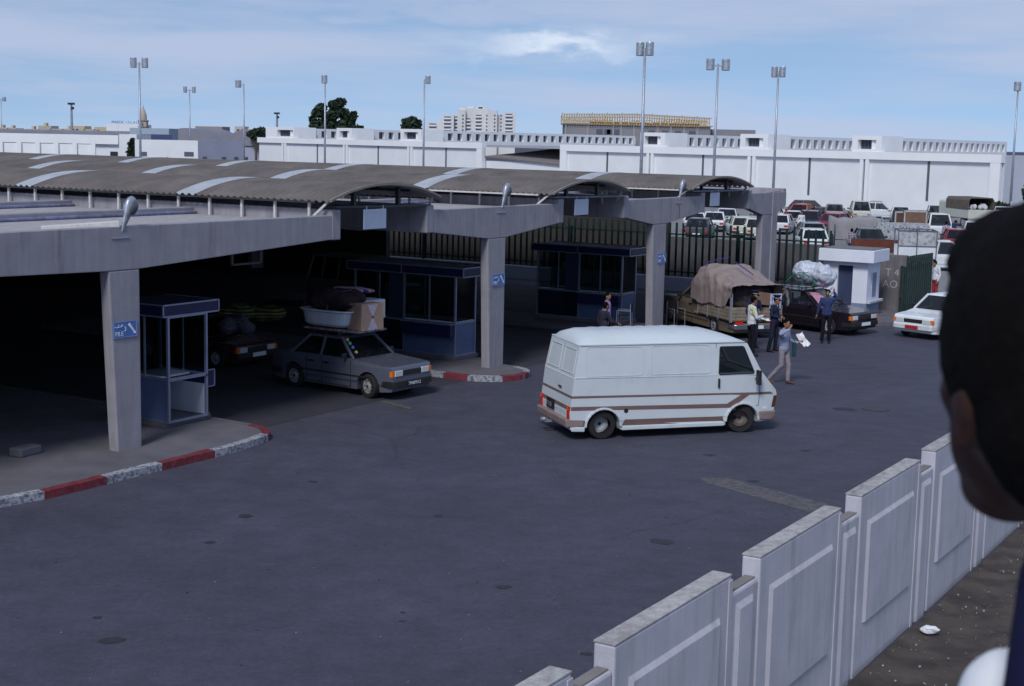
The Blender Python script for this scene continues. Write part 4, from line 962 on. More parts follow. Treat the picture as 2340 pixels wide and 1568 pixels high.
b=MB(); b.prism(prof,0,Wv); b.cut([((0,0,.4),(0,0,1)),((0,0,.72),(0,0,1)),((0,0,1.3),(0,0,1))]+[((q,0,0),(1,0,0)) for q in (2.70,3.3,3.55,3.8,4.0)]+[((0,0,1.36),(0,0,1)),((0,0,1.92),(0,0,1)),((3.53,0,1.36),(.56,0,.25)),((0,.17,0),(0,1,0)),((0,Wv-.17,0),(0,1,0))])
def vt(x,y,z):
    c=Wv/2; k=1.0
    if z>1.3: k-= .055*(z-1.3)/.73
    if x>3.3: k-= .10*((x-3.3)/.86)**2
    if z<.4: k-=.012
    return (x,c+(y-c)*k,z)
def _cabhole(f):
    c=sum((Vector(b.v[i]) for i in f),Vector())/len(f); n=(Vector(b.v[f[1]])-Vector(b.v[f[0]])).cross(Vector(b.v[f[2]])-Vector(b.v[f[1]])).normalized()
    if abs(n.y)>.9 and 2.70<c.x and 1.36<c.z<1.92 and (c.x-3.53)*.56+(c.z-1.36)*.25<0: return True
    ys=[b.v[i][1] for i in f]
    return abs(n.y)<.1 and n.x**2>.3 and c.x>3.3 and 1.36<c.z<1.95 and .17<c.y<Wv-.17
b.f=[f for f in b.f if not _cabhole(f)]
b.v=[vt(*q) for q in b.v]; b.build('body',vw,van,bevel=.012,seg=2)
cabm=mat('van_cab_trim',(.05,.05,.055),.8)
b=MB(); b.box(2.45,.08,.5,2.5,Wv-.08,1.98); b.build('partition',cabm,van)
b=MB(); b.box(2.5,.1,.5,3.6,Wv-.1,.9); b.prism([(3.35,.9),(3.70,.9),(3.66,1.33),(3.45,1.30),(3.36,1.15)],.1,Wv-.1); b.build('dashboard',mat('dash_grey',(.16,.15,.17),.6),van)
for y in (.25,1.15):
    b=MB(); b.box(2.58,y,.9,3.0,y+.48,1.08); b.hexa([(2.56,y,1.0),(2.68,y,1.0),(2.68,y+.48,1.0),(2.56,y+.48,1.0),(2.50,y+.02,1.62),(2.60,y+.02,1.62),(2.60,y+.46,1.62),(2.50,y+.46,1.62)]); b.build('seat',mat('van_seat',(.10,.07,.06),.9),van,bevel=.04)
b=MB(); c0=Vector((3.28,1.38,1.36)); ax=Vector((-.55,0,.83)); pa=Vector((0,1,0)); pb=ax.cross(pa)
for k in range(16):
    a0=2*math.pi*k/16; a1=2*math.pi*(k+1)/16; b.bar(c0+(pa*math.cos(a0)+pb*math.sin(a0))*.2,c0+(pa*math.cos(a1)+pb*math.sin(a1))*.2,.03)
b.bar(c0-pa*.2,c0+pa*.2,.035); b.bar(c0,c0-ax*.3,.05); b.build('steering_wheel',mat('wheel_grey',(.2,.2,.21),.5),van)
vgl=mat('van_glass',(.02,.025,.03),.05,spec=.9,var=.01,alpha=.34)
# domed roof with cross ribs
b=MB(); xs=[-.56,-.45,-.2]+[.05+.14*i for i in range(20)]+[2.95,3.1,3.22,3.30]; ny=14
def rz_(x,y):
    c=abs(y/(.86))
    base=2.03; hgt=.235
    fx=1.0
    if x>1.9: fx=max(0,1-((x-1.9)/1.42)**2.2)
    if x<-.3: fx*=max(.0,1-((-.3-x)/.26)**2)
    edge=max(0,1-c**3.2)
    return base+hgt*fx**.8*edge**.75
rows=[]
for i,x in enumerate(xs):
    for j in range(ny+1):
        y=-.86+1.72*j/ny; z=rz_(x,y)
        rib=.013 if (i%2==0 and 3<i<24 and abs(y)<.62) else 0
        b.v.append((x,Wv/2+y*(1.0 if x<3 else 1-.05*(x-3)/.3),z+rib))
k=ny+1; b.f=[(i*k+j,i*k+j+1,(i+1)*k+j+1,(i+1)*k+j) for i in range(len(xs)-1) for j in range(ny)]
b.build('roof',vw,van,smooth=True)
def side(y,s):
    tg=[]
    def sx(x,z,off=.004):
        q=vt(x,y,z); return (q[0],q[1]+(-off if s<0 else off),q[2])
    def strip(nm,pts,m,off=.004):
        b=MB(); b.add([(px,0,pz) for px,pz in pts],[tuple(range(len(pts)))]); b.cut([((q,0,0),(1,0,0)) for q in (3.3,3.55,3.8,4.0)]+[((0,0,1.3),(0,0,1))]); b.v=[sx(x,z,off) for x,y,z in b.v]; return b.build(nm,m,van)
    strip('stripe',[(-.75,.965),(3.98,.90),(4.06,.845),(3.30,.856),(3.0,.875),(-.75,.915)][:6],vbr)
    strip('stripe',[(-.74,.735),(2.9,.675),(3.23,.86),(3.44,.86),(3.05,.60),(2.98,.585),(-.74,.655)],vbr,.006)
    strip('sill_stripe',[(va+.1,.42),(WB_-va-.08,.40),(WB_-va-.04,.28),(va+.04,.29)],vbr)
    strip('sill_stripe',[(-.74,.45),(-va-.02,.43),(-va-.02,.30),(-.74,.31)],vbr)
    # window with rounded corners, frame, seams
    wp=[(2.70,1.90),(2.68,1.36),(2.70,1.33),(3.50,1.335),(3.53,1.36),(3.28,1.90),(3.24,1.93),(2.72,1.93)]
    o=strip('window',wp,vgl,.006)
    fr=MB(); wf=[(2.64,1.95),(2.63,1.29),(3.58,1.295),(3.30,1.97)]
    for p,q in zip(wp,wp[1:]+wp[:1]): fr.bar(sx(*p,.008),sx(*q,.008),.022)
    fr.build('window_rubber',blackpl,van)
    sm=MB()
    for p,q in (((2.61,2.02),(2.60,.24)),((3.70,1.30),(3.68,.62)),((3.68,.62),(3.62,.60))): sm.bar(sx(*p,.001),sx(*q,.001),.010)
    sm.build('door_seam',mat('seam',(.10,.11,.12),.8),van)
    rb=MB()
    rb.bar(sx(-.66,1.345,.004),sx(3.62,1.30,.004),.022,.012)
    rb.bar(sx(-.55,2.035,.008),sx(3.28,2.03,.008),.03,.02)
    rb.build('body_crease',vw,van)
    for a,c in ((-.42,.88),(1.07,2.47)):
        f=MB(); pts=[(a+.05,1.99),(c-.06,1.98),(c,1.93),(c,1.40),(c-.06,1.365),(a+.04,1.37),(a,1.42),(a,1.95)]
        for p,q in zip(pts,pts[1:]+pts[:1]): f.bar(sx(*p,.001),sx(*q,.001),.018,.008)
        f.build('pressed_panel',vw,van)
    h=MB(); h.bar(sx(2.68,1.24,.02),sx(2.68,1.04,.02),.05,.03); h.build('door_handle',blackpl,van)
    f=MB(); f.cyl(sx(.52,.61,.0),sx(.52,.61,.008),.05,n=16); f.build('fuel_cap',blackpl,van)
    # wheel arch lips
    for cx in (0,WB_):
        f=MB(); pts=varch(cx,va+.01,rr-.03)
        for p,q in zip(pts,pts[1:]):
            if p[1]>.19 and q[1]>.19: f.bar(sx(*p,.018),sx(*q,.018),.06,.045)
        f.build('arch_lip',vw,van,bevel=.01)
    f=MB(); f.bar(sx(va+.04,.235,.015),sx(WB_-va-.04,.235,.015),.05,.09); f.bar(sx(-.72,.25,.015),sx(-va-.03,.235,.015),.05,.09); f.build('sill',vw,van,bevel=.015)
    m=MB(); m.bar(sx(3.55,1.22,.02),sx(3.58,1.22,.16),.03); m.hexa([tuple(Vector(sx(3.52,1.10,.12))),tuple(Vector(sx(3.60,1.10,.12))),tuple(Vector(sx(3.60,1.10,.26))),tuple(Vector(sx(3.52,1.10,.26))),tuple(Vector(sx(3.52,1.42,.12))),tuple(Vector(sx(3.60,1.42,.12))),tuple(Vector(sx(3.60,1.42,.26))),tuple(Vector(sx(3.52,1.42,.26)))]); m.build('mirror',blackpl,van,bevel=.02)
    l=MB(); l.add([sx(4.02,.55,.006),sx(4.07,.80,.006),sx(4.16,.81,.004),sx(4.12,.55,.004)],[(0,1,2,3)]); l.build('front_lamp_side',mat('brown_amber_lens',(.10,.035,.02),.3),van)
    l=MB(); l.add([sx(3.78,.58,.007),sx(3.90,.58,.007),sx(3.90,.52,.007),sx(3.78,.52,.007)],[(0,1,2,3)]); l.build('side_repeater',signwhite,van)
side(0,-1); side(Wv,1)
# visible cabin hint behind the pane: steering column and dash
b=MB(); b.bar((2.9,-.005+.05,1.75),(3.5,.05,1.42),.02)
# front bumper, rear bumper
b=MB(); b.prism([(3.70,.28),(4.02,.26),(4.13,.32),(4.15,.47),(3.70,.48)],-.035,Wv+.035); b.cut([((q,0,0),(1,0,0)) for q in (3.8,3.9,4.0)]); b.v=[vt(*q) if abs(q[1])>-1 else q for q in b.v]; b.build('bumper',mat('van_bumper',(.25,.19,.18),.6),van,bevel=.03)
b=MB(); b.prism([(-.72,.30),(-.84,.30),(-.86,.46),(-.74,.47)],-.01,Wv+.01); b.build('bumper',mat('van_bumper',(.25,.19,.18),.6),van,bevel=.02)
b=MB(); b.prism([(-.45,.31),(-.80,.31),(-.80,.46),(-.45,.44)],-.012,.03); b.build('bumper_corner',mat('van_bumper',(.25,.19,.18),.6),van,bevel=.01)
# windscreen
b=MB(); b.add([vt(3.735,.16,1.36),vt(3.735,Wv-.16,1.36),vt(3.40,Wv-.20,1.95),vt(3.40,.20,1.95)],[(0,1,2,3)]); b.v=[(x+.012,y,z+.006) for x,y,z in b.v]; b.build('windscreen',vgl,van)
# rear doors: panels, seam, handle, plate, lamps, stripes
def rx(z): 
    return -.76+(.08*(z-.60)/.74 if z<1.34 else .08+.13*(z-1.34)/.69) if z>.6 else -.755
def rquad(nm,y0,z0,y1,z1,m,off=.006):
    b=MB(); q=[]
    for y,z in ((y0,z0),(y1,z0),(y1,z1),(y0,z1)):
        v=vt(rx(z),y,z); q.append((v[0]-off,v[1],z))
    b.add(q,[(0,1,2,3)]); return b.build(nm,m,van)
for y0,y1 in ((.12,.84),(1.02,1.74)):
    f=MB()
    pts=[(y0,1.42),(y1,1.42),(y1,1.92),(y0,1.92)]
    for p,q in zip(pts,pts[1:]+pts[:1]):
        a=vt(rx(p[1]),p[0],p[1]); c=vt(rx(q[1]),q[0],q[1]); f.bar((a[0]-.004,a[1],a[2]),(c[0]-.004,c[1],c[2]),.02,.01)
    f.build('pressed_panel',vw,van)
rquad('door_seam',.925,.55,.935,1.98,mat('seam',(.10,.11,.12),.8)); rquad('stripe',.0,.915,Wv,.965,vbr); rquad('stripe',.0,.65,Wv,.73,vbr)
rquad('body_crease',0.02,1.33,Wv-.02,1.35,white2,.008)
rquad('number_plate',.95,.50,1.45,.72,blackpl,.02); text('1118',.15,mat('plate_grey',(.3,.33,.4),.5),van,face_xf((rx(.56)-.03,1.40,.55),(0,-1,0),(0,0,1)),name='plate_number',ext=.001)
rquad('door_handle',.62,1.05,.82,1.09,blackpl,.03)
for y0,y1 in ((.03,.13),(Wv-.13,Wv-.03)):
    b=MB(); b.box(-.79,y0,.48,-.745,y1,.74); b.build('tail_light',redlens,van,bevel=.01)
    b=MB(); b.box(-.792,y0+.01,.66,-.788,y1-.01,.73); b.build('indicator',amber,van)
b=MB(); b.bar((-.7,1.0,.26),(-.98,1.0,.26),.05); b.ell((-.98,1.0,.30),.05); b.ell((-.93,1.25,.25),(.05,.09,.05)); b.bar((-.7,1.25,.27),(-.93,1.25,.25),.04); b.build('tow_bar',galv,van)
wheel(van,0,.13,rr,w=.19,rimm=mat('van_rim',(.42,.44,.46),.5,var=.3,scale=20)); wheel(van,0,Wv-.13,rr,w=.19)
wheel(van,WB_+.02,.15,rr,w=.19,steer=R(-22),rimm=mat('van_rim_rusty',(.17,.14,.13),.6,var=.3,scale=20)); wheel(van,WB_+.02,Wv-.15,rr,w=.19,steer=R(-22))
b=MB(); b.box(-.5,.25,.22,3.7,Wv-.25,.5); b.box(-.38,.26,.22,.38,Wv-.26,.72); b.box(WB_-.38,.3,.22,WB_+.38,Wv-.3,.72); b.build('underbody',blackpl,van)
# ---- silver car with loaded roof
silver=paint('silver_blue',(.13,.145,.20),.32,metal=.35)
plw=mat('plate_black',(.02,.02,.025),.4)
SR=R(-35.5)
fw_=Vector((-3.47,35.06,0)); fx=Vector((math.cos(SR),math.sin(SR),0)); fy=Vector((-fx.y,fx.x,0))
Ls,Ws=4.0,1.60
loc=fw_-fx*(.315*Ls)+fy*(Ws/2-.02)
sc,si=car('silver_car','silver blue saloon with amber indicator lamps and loaded roof rack leaving the shed',loc,SR,silver,'sedan',L=Ls,W=Ws,H=1.40,belt=.90,hood=.84,lod=3,r=.30,group=None,plate=(plw,'7948FR12',signwhite),rackbars=3,steer=R(-14),xr=-.30,noseslope=.06)
for k,(z,c) in enumerate(((.42,(.55,.5,.1)),(.34,(.1,.45,.3)),(.25,(.1,.2,.5)),(.14,(.5,.45,.15)))):
    b=MB(); x=si['xa']+(si['xb']-si['xa'])*(z/.5)+.015; b.cyl((x-.02,-.50,si['belt']+z),(x+.01,-.50,si['belt']+z+.006),.04,n=10); b.build('sticker',mat('sticker%d'%k,c,.5),sc)
def onroof(x,y,z): return loc+fx*x+fy*y+Vector((0,0,z))
# flattened carpet on the rack
def heap(name,label,cat,where,rz,size,m,seed=1,n=9,vox=.035,disp=.06,dsc=.25,group=None,squash=.5):
    rg=random.Random(seed); b=MB()
    for i in range(n):
        b.ell((rg.uniform(-.5,.5)*size[0]*.62,rg.uniform(-.5,.5)*size[1]*.62,size[2]*rg.uniform(.3,.6)),(size[0]*rg.uniform(.2,.34),size[1]*rg.uniform(.22,.36),size[2]*rg.uniform(.28,.42)),10,8)
    o=b.build(name,m,None,remesh=vox,sm=4,disp=disp,dsc=dsc,loc=where,rot=(0,0,rz)); return tag(o,label,cat,group)
carpet=fab('folded_rug',(.14,.12,.16)); 
b=MB(); b.box(-.95,-.55,0,.85,.55,.05); b.box(.55,-.45,.05,.95,.3,.09); o=b.build('folded_rug',mat('rug_pattern',(.16,.12,.13),.9,var=.3,scale=6,col2=(.30,.32,.40),thr=(.5,.55)),None,bevel=.02,loc=onroof(-.15,0,1.50),rot=(0,0,SR+.05)); tag(o,'patterned rug folded flat on the roof rack of the silver car under the bathtub','rug')
# bathtub
tub=thing('bathtub','white enamel bathtub tied on top of the silver car','bathtub',onroof(-.42,-.30,1.60),SR+R(2))
b=MB(); n=28
def ring(rx_,ry_,z,cx=0): return [(cx+rx_*(abs(math.cos(2*math.pi*i/n))**.6)*(1 if math.cos(2*math.pi*i/n)>0 else -1),ry_*(abs(math.sin(2*math.pi*i/n))**.6)*(1 if math.sin(2*math.pi*i/n)>0 else -1),z) for i in range(n)]
for q in (ring(.62,.24,0,-.02),ring(.70,.30,.06,-.02),ring(.77,.345,.36),ring(.86,.40,.385),ring(.86,.40,.42),ring(.76,.33,.42),ring(.70,.29,.36),ring(.6,.22,.08)): b.v+=q
b.f=[(j*n+i,j*n+(i+1)%n,(j+1)*n+(i+1)%n,(j+1)*n+i) for j in range(7) for i in range(n)]+[tuple(range(n)),tuple(range(7*n,8*n))]
b.build('tub',mat('enamel',(.55,.60,.70),.25,var=.05),tub,smooth=False,bevel=.008)
b=MB(); b.cyl((.74,.0,.30),(.79,0,.30),.025); b.build('overflow_hole',blackpl,tub)
# cardboard box
bx_=thing('cardboard_box','brown cardboard box with faded star print on the silver car roof','box',onroof(.50,-.02,1.56),SR+R(-8))
cb=mat('cardboard',(.33,.23,.18),.85,var=.1,scale=8)
b=MB(); b.box(-.27,-.36,0,.27,.36,.66); b.build('carton',cb,bx_,bevel=.01)
b=MB(); 
for sgn in (1,-1): b.add([(.274,0,.33),(.274,-.17*sgn,.33+.31*sgn),(.274,.17*sgn,.33+.31*sgn)],[(0,1,2)])
b.build('star_print',mat('box_print',(.42,.38,.46),.8,var=.2,scale=20),bx_)
b=MB(); b.cyl((.27,0,.33),(.279,0,.33),.03); b.build('hand_hole',blackpl,bx_)
b=MB(); b.box(-.28,-.15,.10,.28,.60,.58); tag(b.build('white_carton',whitep,None,bevel=.02,loc=onroof(.12,.25,1.66),rot=(0,0,SR)),'white carton wedged between the bathtub and the brown cardboard box','box')
heap('dark_bundle','dark luggage bundle piled in the bathtub on the silver car','bundle',onroof(-.35,-.1,1.98),SR,(1.5,.9,.62),fab('dark_bundle_cloth',(.035,.025,.03)),seed=4,n=12)
heap('striped_blanket','folded blanket with purple white and red stripes on top of the load','blanket',onroof(-.05,.1,2.42),SR+.2,(.95,.5,.16),mat('striped_blanket',(.05,.03,.16),.9,stripes=[((.42,.38,.50),'Y',4.5,.6),((.35,.03,.08),'Y',2.2,.75)]),seed=5,n=6,disp=.03)
b=MB(); b.bar((-.45,0,0),(.45,0,.03),.05,.05); tag(b.build('wooden_plank',mat('plank_wood',(.30,.15,.08),.8),None,loc=onroof(.1,-.42,2.18),rot=(0,0,SR)),'reddish wooden plank sticking out of the load above the bathtub','plank')
b=MB()
for p,q in (((-.9,-.44,.35),(-.6,-.35,.75)),((-.6,-.35,.75),(.3,-.2,.85)),((-.5,-.46,.4),(-.2,-.42,.75)),((-.2,-.42,.75),(.5,-.1,.9)),((0,-.46,.38),(.05,-.44,.62)),((-.7,-.42,.1),(-.72,-.46,.4)),((.1,-.44,.05),(.05,-.47,.4))): b.bar(p,q,.014)
tag(b.build('rope',mat('rope',(.20,.17,.12),.9),None,loc=onroof(-.35,-.05,1.62),rot=(0,0,SR)),'thin rope lashing the bathtub and bundles on the silver car','rope')
# ---- black car with bags
BR=R(-47); fx=Vector((math.cos(BR),math.sin(BR),0)); fy=Vector((-fx.y,fx.x,0)); Lb,Wb2=4.7,1.68
fwp=G(1891,764); loc2=fwp-fx*(.31*Lb)+fy*(Wb2/2-.03)
blk=paint('black_plum',(.012,.008,.014),.22)
clr=mat('clear_car_glass',(.03,.04,.05),.05,spec=.9,var=.01,alpha=.30)
bc,bi=car('black_car','black hatchback carrying white plastic sacks on its roof',loc2,BR,blk,'hatch',L=Lb,W=Wb2,H=1.38,belt=.88,hood=.80,lod=3,r=.295,group=None,gl=clr,rackbars=2,rimm=mat('hubcap',(.45,.48,.52),.35,metal=.3,var=.2,scale=30),xf=.31,xr=-.285)
b=MB(); xa,xb=bi['xa'],bi['xb']
def ws(u,y,o=.02): x=xa+(xb-xa)*u; z=bi['belt']+(1.35-bi['belt'])*u; return (x+o*.6,y,z+o)
b.add([ws(.12,-.55),ws(.12,.1),ws(.85,.05),ws(.85,-.45)],[(0,1,2,3)]); b.build('pink_cover',mat('pink_sheet',(.55,.16,.30),.8,var=.3,scale=14,col2=(.5,.42,.48),thr=(.5,.55)),bc)
wsack=mat('plastic_sack',(.50,.54,.64),.35,var=.12,scale=6,col2=(.30,.38,.44),thr=(.55,.7),spec=.5)
heap('plastic_sack','big translucent white plastic sacks tied on the black car roof','sack',loc2+fx*(.22)+Vector((0,0,1.50)),BR,(1.5,1.15,.95),wsack,seed=8,n=14,disp=.16,dsc=.22)
b=MB()
for p,q in (((-.7,-.6,.1),(-.3,-.5,.5)),((-.3,-.5,.5),(.3,-.5,.25)),((.3,-.5,.25),(.5,-.55,.05)),((-.5,-.6,.4),(.2,-.62,.45)),((.0,-.63,.5),(-.05,-.6,-.08)),((.3,-.5,.0),(.5,.0,.6))): b.bar(p,q,.018)
tag(b.build('green_rope',mat('green_rope',(.02,.25,.16),.8),None,loc=loc2+fx*(.22)+Vector((0,0,1.55)),rot=(0,0,BR)),'green rope holding the plastic sacks on the black car','rope')
# ---- white car at the gate
WR2=R(-139); fx3=Vector((math.cos(WR2),math.sin(WR2),0)); fy3=Vector((-fx3.y,fx3.x,0))
cn=G(2038,768); # front right corner on the ground
loc3=cn-fx3*1.98+fy3*(.80)
opw=paint('white_clean',(.72,.76,.80),.3)
car('white_car','white hatchback with red number plate entering at the gate',loc3,WR2,opw,'hatch',L=4.0,W=1.64,H=1.38,belt=.88,hood=.78,lod=3,r=.28,group=None,plate=(mat('plate_red',(.5,.03,.03),.5),'1453 33',mat('plate_dark_letters',(.1,.01,.01),.5)),bump=mat('white_bumper',(.6,.63,.66),.4))
# ---- pickup truck with plank bed and tarpaulin
PR=R(109); hx=Vector((math.cos(PR),math.sin(PR),0)); hy=Vector((-hx.y,hx.x,0))
cnr=Vector((7.07,47.25,0)); ploc=cnr+hx*2.85-hy*.93
beige=paint('beige_brown',(.155,.125,.09),.45)
pk,pi_=car('pickup_truck','beige pickup truck with plank sides under a brown grey tarpaulin',ploc,PR,beige,'pickup',L=5.7,W=1.72,H=1.52,belt=.98,hood=.93,lod=3,r=.32,group=None,cat='pickup',gl=clr,bump=chrome,noseslope=.2,xf=.33,xr=-.26)
wood=mat('grey_planks',(.24,.20,.16),.85,var=.25,scale=5,streak=False)
def planks(nm,x0,y0,x1,y1,z0,z1,m=wood):
    b=MB(); nz=4
    for i in range(nz):
        a=z0+(z1-z0)*i/nz; b.box(x0,y0,a+.006,x1,y1,a+(z1-z0)/nz-.006)
    b.build(nm,m,pk)
for y in (-.93,.90): planks('side_board',-2.85,y,-.43,y+.03,.62,1.06)
planks('tail_board',-2.88,-.90,-2.851,.90,.62,1.06)
b=MB(); b.box(-2.85,-.9,.58,-.1,.9,.64); b.build('load_bed',wood,pk)
b=MB()
for x in (-2.83,-1.98,-1.18,-.45):
    b.box(x-.02,.932,.56,x+.02,.95,1.55 if x<-2.5 else 1.10); b.box(x-.02,-.95,.56,x+.02,-.932,1.10)
b.box(-2.87,.88,.56,-2.83,.92,1.5); b.build('bed_stake',galv,pk)
def g1(x,y,s=1.0):
    return math.sin(x*3.1*s+1.3*math.sin(y*2.3*s))*.5+math.sin(y*5.7*s+x*1.9*s)*.3+math.sin((x*8.3-y*6.1)*s)*.2
b=MB(); NX,NY=44,46
for i in range(NX+1):
    u=i/NX; x=.42-3.0*u
    ht=2.16+.14*math.sin(min(1,u*1.6)*math.pi)*1.0-.55*max(0,u-.35)**1.3*1.2
    if u<.06: ht-= (0.06-u)*4
    wv=.98+.03*math.sin(u*7)
    for j in range(NY+1):
        t=-1+2*j/NY; a=t*math.pi/2*1.0
        ex=.42
        yy=wv*(1 if t>0 else -1)*abs(math.sin(a))**.55; c=abs(math.cos(a))**ex
        lowz=1.02+.04*math.sin(x*5)
        if u>.82 : lowz+= (u-.82)*3.2
        zz=lowz+(ht-lowz)*c
        fold=g1(x*1.2,t*3.0)*.05+ (.03*math.sin(x*7+3*math.sin(t*3+x*2)) if abs(t)>.62 else .02*math.sin(x*5+t*6))
        sag=-.10*math.exp(-((u-.42)/.05)**2)*c
        b.v.append((x,yy*(1+fold*.6),zz+fold*.5+sag))
k=NY+1; b.f=[(i*k+j,i*k+j+1,(i+1)*k+j+1,(i+1)*k+j) for i in range(NX) for j in range(NY)]
tarpm=mat('brown_grey_tarpaulin',(.26,.215,.21),.9,var=.14,scale=3,bump=.35,bscale=14)
tag(b.build('tarpaulin',tarpm,None,smooth=True,disp=.12,dsc=.22,loc=ploc-hx*.43,rot=(0,0,PR)),'brown grey tarpaulin bulging over the load of the beige pickup','tarpaulin')
heap('furniture_load','dark jumble of goods visible under the rear of the tarpaulin','load',ploc-hx*1.63+Vector((0,0,.64)),PR,(2.2,1.5,1.35),fab('load_dark',(.05,.04,.045),.4),seed=11,n=16,vox=.05,disp=.15,dsc=.2)
b=MB(); b.box(-.3,-.35,0,.3,.35,.40); tag(b.build('wooden_box',mat('brown_wood',(.22,.13,.09),.8),None,loc=ploc-hx*2.68-hy*.25+Vector((0,0,1.12)),rot=(R(8),0,PR+.2),bevel=.01),'brown wooden box on the open tail of the beige pickup','box')
t=thing('bicycle_wheel','grey spoked wheel hung at the rear corner of the pickup load','wheel',ploc-hx*2.83-hy*1.15+Vector((0,0,1.35)),PR+R(80))
b=MB(); n=28; b.lathe([(.29,-.02),(.33,-.02),(.335,0),(.33,.02),(.29,.02)],ax='x',n=28,close=False); b.build('tyre',tyre,t)
b=MB()
for i in range(20):
    a=2*math.pi*i/20; b.bar((0,0,0),(0,.3*math.cos(a),.3*math.sin(a)),.008)
b.ell((0,0,0),(.04,.03,.03)); b.build('spokes',galv,t)
b=MB(); b.box(0,0,0,.02,.42,.5); tag(b.build('printed_board',mat('printed_board',(.45,.5,.62),.6,var=.3,scale=8,col2=(.1,.12,.3),thr=(.58,.62)),None,loc=ploc-hx*2.93-hy*.85+Vector((0,0,1.0)),rot=(0,R(-6),PR)),'pale printed board standing at the tail of the pickup load','board')
b=MB(); b.bar((.15,.99,1.1),(-.2,.7,2.35),.02); b.bar((-.2,.7,2.35),(-.35,0,2.52),.02); b.bar((-1.2,.2,2.42),(-2.3,.1,2.1),.025)
tag(b.build('tarpaulin_strap',mat('blue_strap',(.06,.05,.25),.8),None,loc=ploc-hx*.43,rot=(0,0,PR)),'dark blue strap over the tarpaulin of the beige pickup','strap')
# ---- vehicles in the shadow of the shed
ol=paint('dull_olive',(.11,.115,.09),.5)
q=SV(21.6,10.6); car('jeep','dark olive jeep with pale roof standing in the shade beyond the middle control booth',q,RZ-R(92),ol,'estate',L=4.2,W=1.75,H=2.1,belt=1.25,hood=1.15,lod=1,r=.36,group='vehicles waiting under the shed',cat='jeep')
q=SV(10.0,7.5); wc,wi=car('loaded_car','dark car with a striped blanket load waiting behind the silver car',q,RZ-R(92),paint('dark_maroon',(.05,.02,.025)),'estate',L=4.2,W=1.66,H=1.22,belt=.8,hood=.72,lod=1,group='vehicles waiting under the shed')
q=SV(10.3,6.0); heap('striped_load','green and yellow striped blanket load on the car behind the silver one','load',q+Vector((0,0,1.15)),RZ-R(92),(1.6,1.3,.55),mat('green_yellow_stripes',(.02,.04,.02),.9,stripes=[((.20,.19,.06),'Z',3.5,.55)]),seed=21,n=9)
q=SV(9.0,5.3); heap('flowered_bundle','pale flowered bundle beside the green and yellow striped load','bundle',q+Vector((0,0,1.0)),RZ,(.8,.8,.6),mat('flowered_cloth',(.10,.1,.13),.9,scale=14,var=.3,col2=(.04,.04,.06),thr=(.5,.55)),seed=22,n=7)
# ---- chairs by the third column
def chair(name,label,s,v,rz):
    t=thing('chair',label,'chair',SV(s,v,.14 if s<25.3 else 0),rz,'tubular chairs by the third column')
    b=MB(); b.box(-.22,-.22,.43,.22,.22,.47); b.build('seat',blackpl,t,bevel=.02)
    b=MB(); b.box(-.22,-.24,.60,.22,-.21,.90); b.build('backrest',blackpl,t,bevel=.02)
    for x in (-.22,.22):
        for y0,y1,z1 in ((-.22,-.26,.9),(.22,.22,.66)):
            b=MB(); b.bar((x,y1+.02,0),(x,y0,z1),.022); b.build('leg',galv,t)
        b=MB(); b.bar((x,-.24,.66),(x,.22,.66),.025); b.build('armrest',galv,t)
    return t
chair('chair','black tubular chair left of the third concrete column',22.9,-.0+.9,RZ+R(20))
chair('chair','black tubular chair right of the third concrete column',25.6,.3,RZ+R(150))
# ---------------------------------------------------------------- car park
VH='vehicles parked in the car park'
cols=dict(white=paint('lot_white',(.62,.66,.70)),red=paint('lot_orange_red',(.50,.06,.03)),crim=paint('lot_crimson',(.32,.02,.06)),dred=paint('lot_dark_red',(.20,.015,.03)),blue=paint('lot_dark_blue',(.035,.045,.09)),slate=paint('lot_slate',(.06,.065,.09)),grey=paint('lot_grey',(.18,.20,.22)),taupe=paint('lot_taupe',(.22,.20,.20)),lblue=paint('lot_light_blue',(.30,.42,.52)),cream=paint('lot_cream',(.52,.54,.48)),dgreen=paint('lot_dark_green',(.04,.06,.06)))
def lot(px,py,col,style,deg,label,L=3.95,H=1.4,W=1.6,cat='car',**k):
    g=G(px,py); nm={'pickup':'pickup_truck'}.get(style,'parked_car')
    return car(nm,label,(g.x,g.y,0),R(deg),cols[col],style,L=L,H=H,W=W,cat=cat,group=VH,**k)[0]
# degrees: 0 = facing right, 90 = facing away, 180 = facing left, 270 = facing the camera
lot(1853,493,'slate','hatch',-12,'slate dark hatchback in the back row, seen side on above the orange red car',L=4.2)
lot(1838,503,'red','hatch',62,'orange red hatchback in the back row')
lot(1905,503,'taupe','sedan',80,'taupe saloon seen from behind, right of the slate hatchback')
lot(1962,505,'cream','hatch',84,'cream small van like car seen from behind below the roof racks',L=3.7,H=1.75,belt=.95)
lot(2008,500,'white','sedan',-14,'white saloon with a roof rack facing right against the warehouse wall',L=4.6,rackbars=4,H=1.45)
lot(2056,509,'white','sedan',78,'white saloon seen from behind in the middle of the back row')
lot(1776,520,'white','hatch',75,'white hatchback cut by the end column, upper of two')
lot(1785,533,'white','hatch',72,'white hatchback seen from behind right beside the end column')
lot(1808,524,'white','sedan',262,'white car facing the camera between the end column and the dark blue estate')
lot(1848,526,'blue','estate',255,'dark blue estate behind the grey hatchback',L=4.3,H=1.45)
lot(1849,556,'grey','hatch',88,'grey hatchback with pale tailgate behind the green fence',L=3.9)
lot(1852,574,'white','hatch',86,'white car low behind the end of the green fence')
lot(1902,531,'crim','hatch',238,'crimson hatchback facing left next to the grey tarpaulin')
lot(1992,541,'lblue','pickup',215,'light blue pickup behind the grey covered load',L=4.5,H=1.5)
lot(1985,575,'dgreen','sedan',268,'dark green car with open doors behind the gatehouse roof',L=4.4)
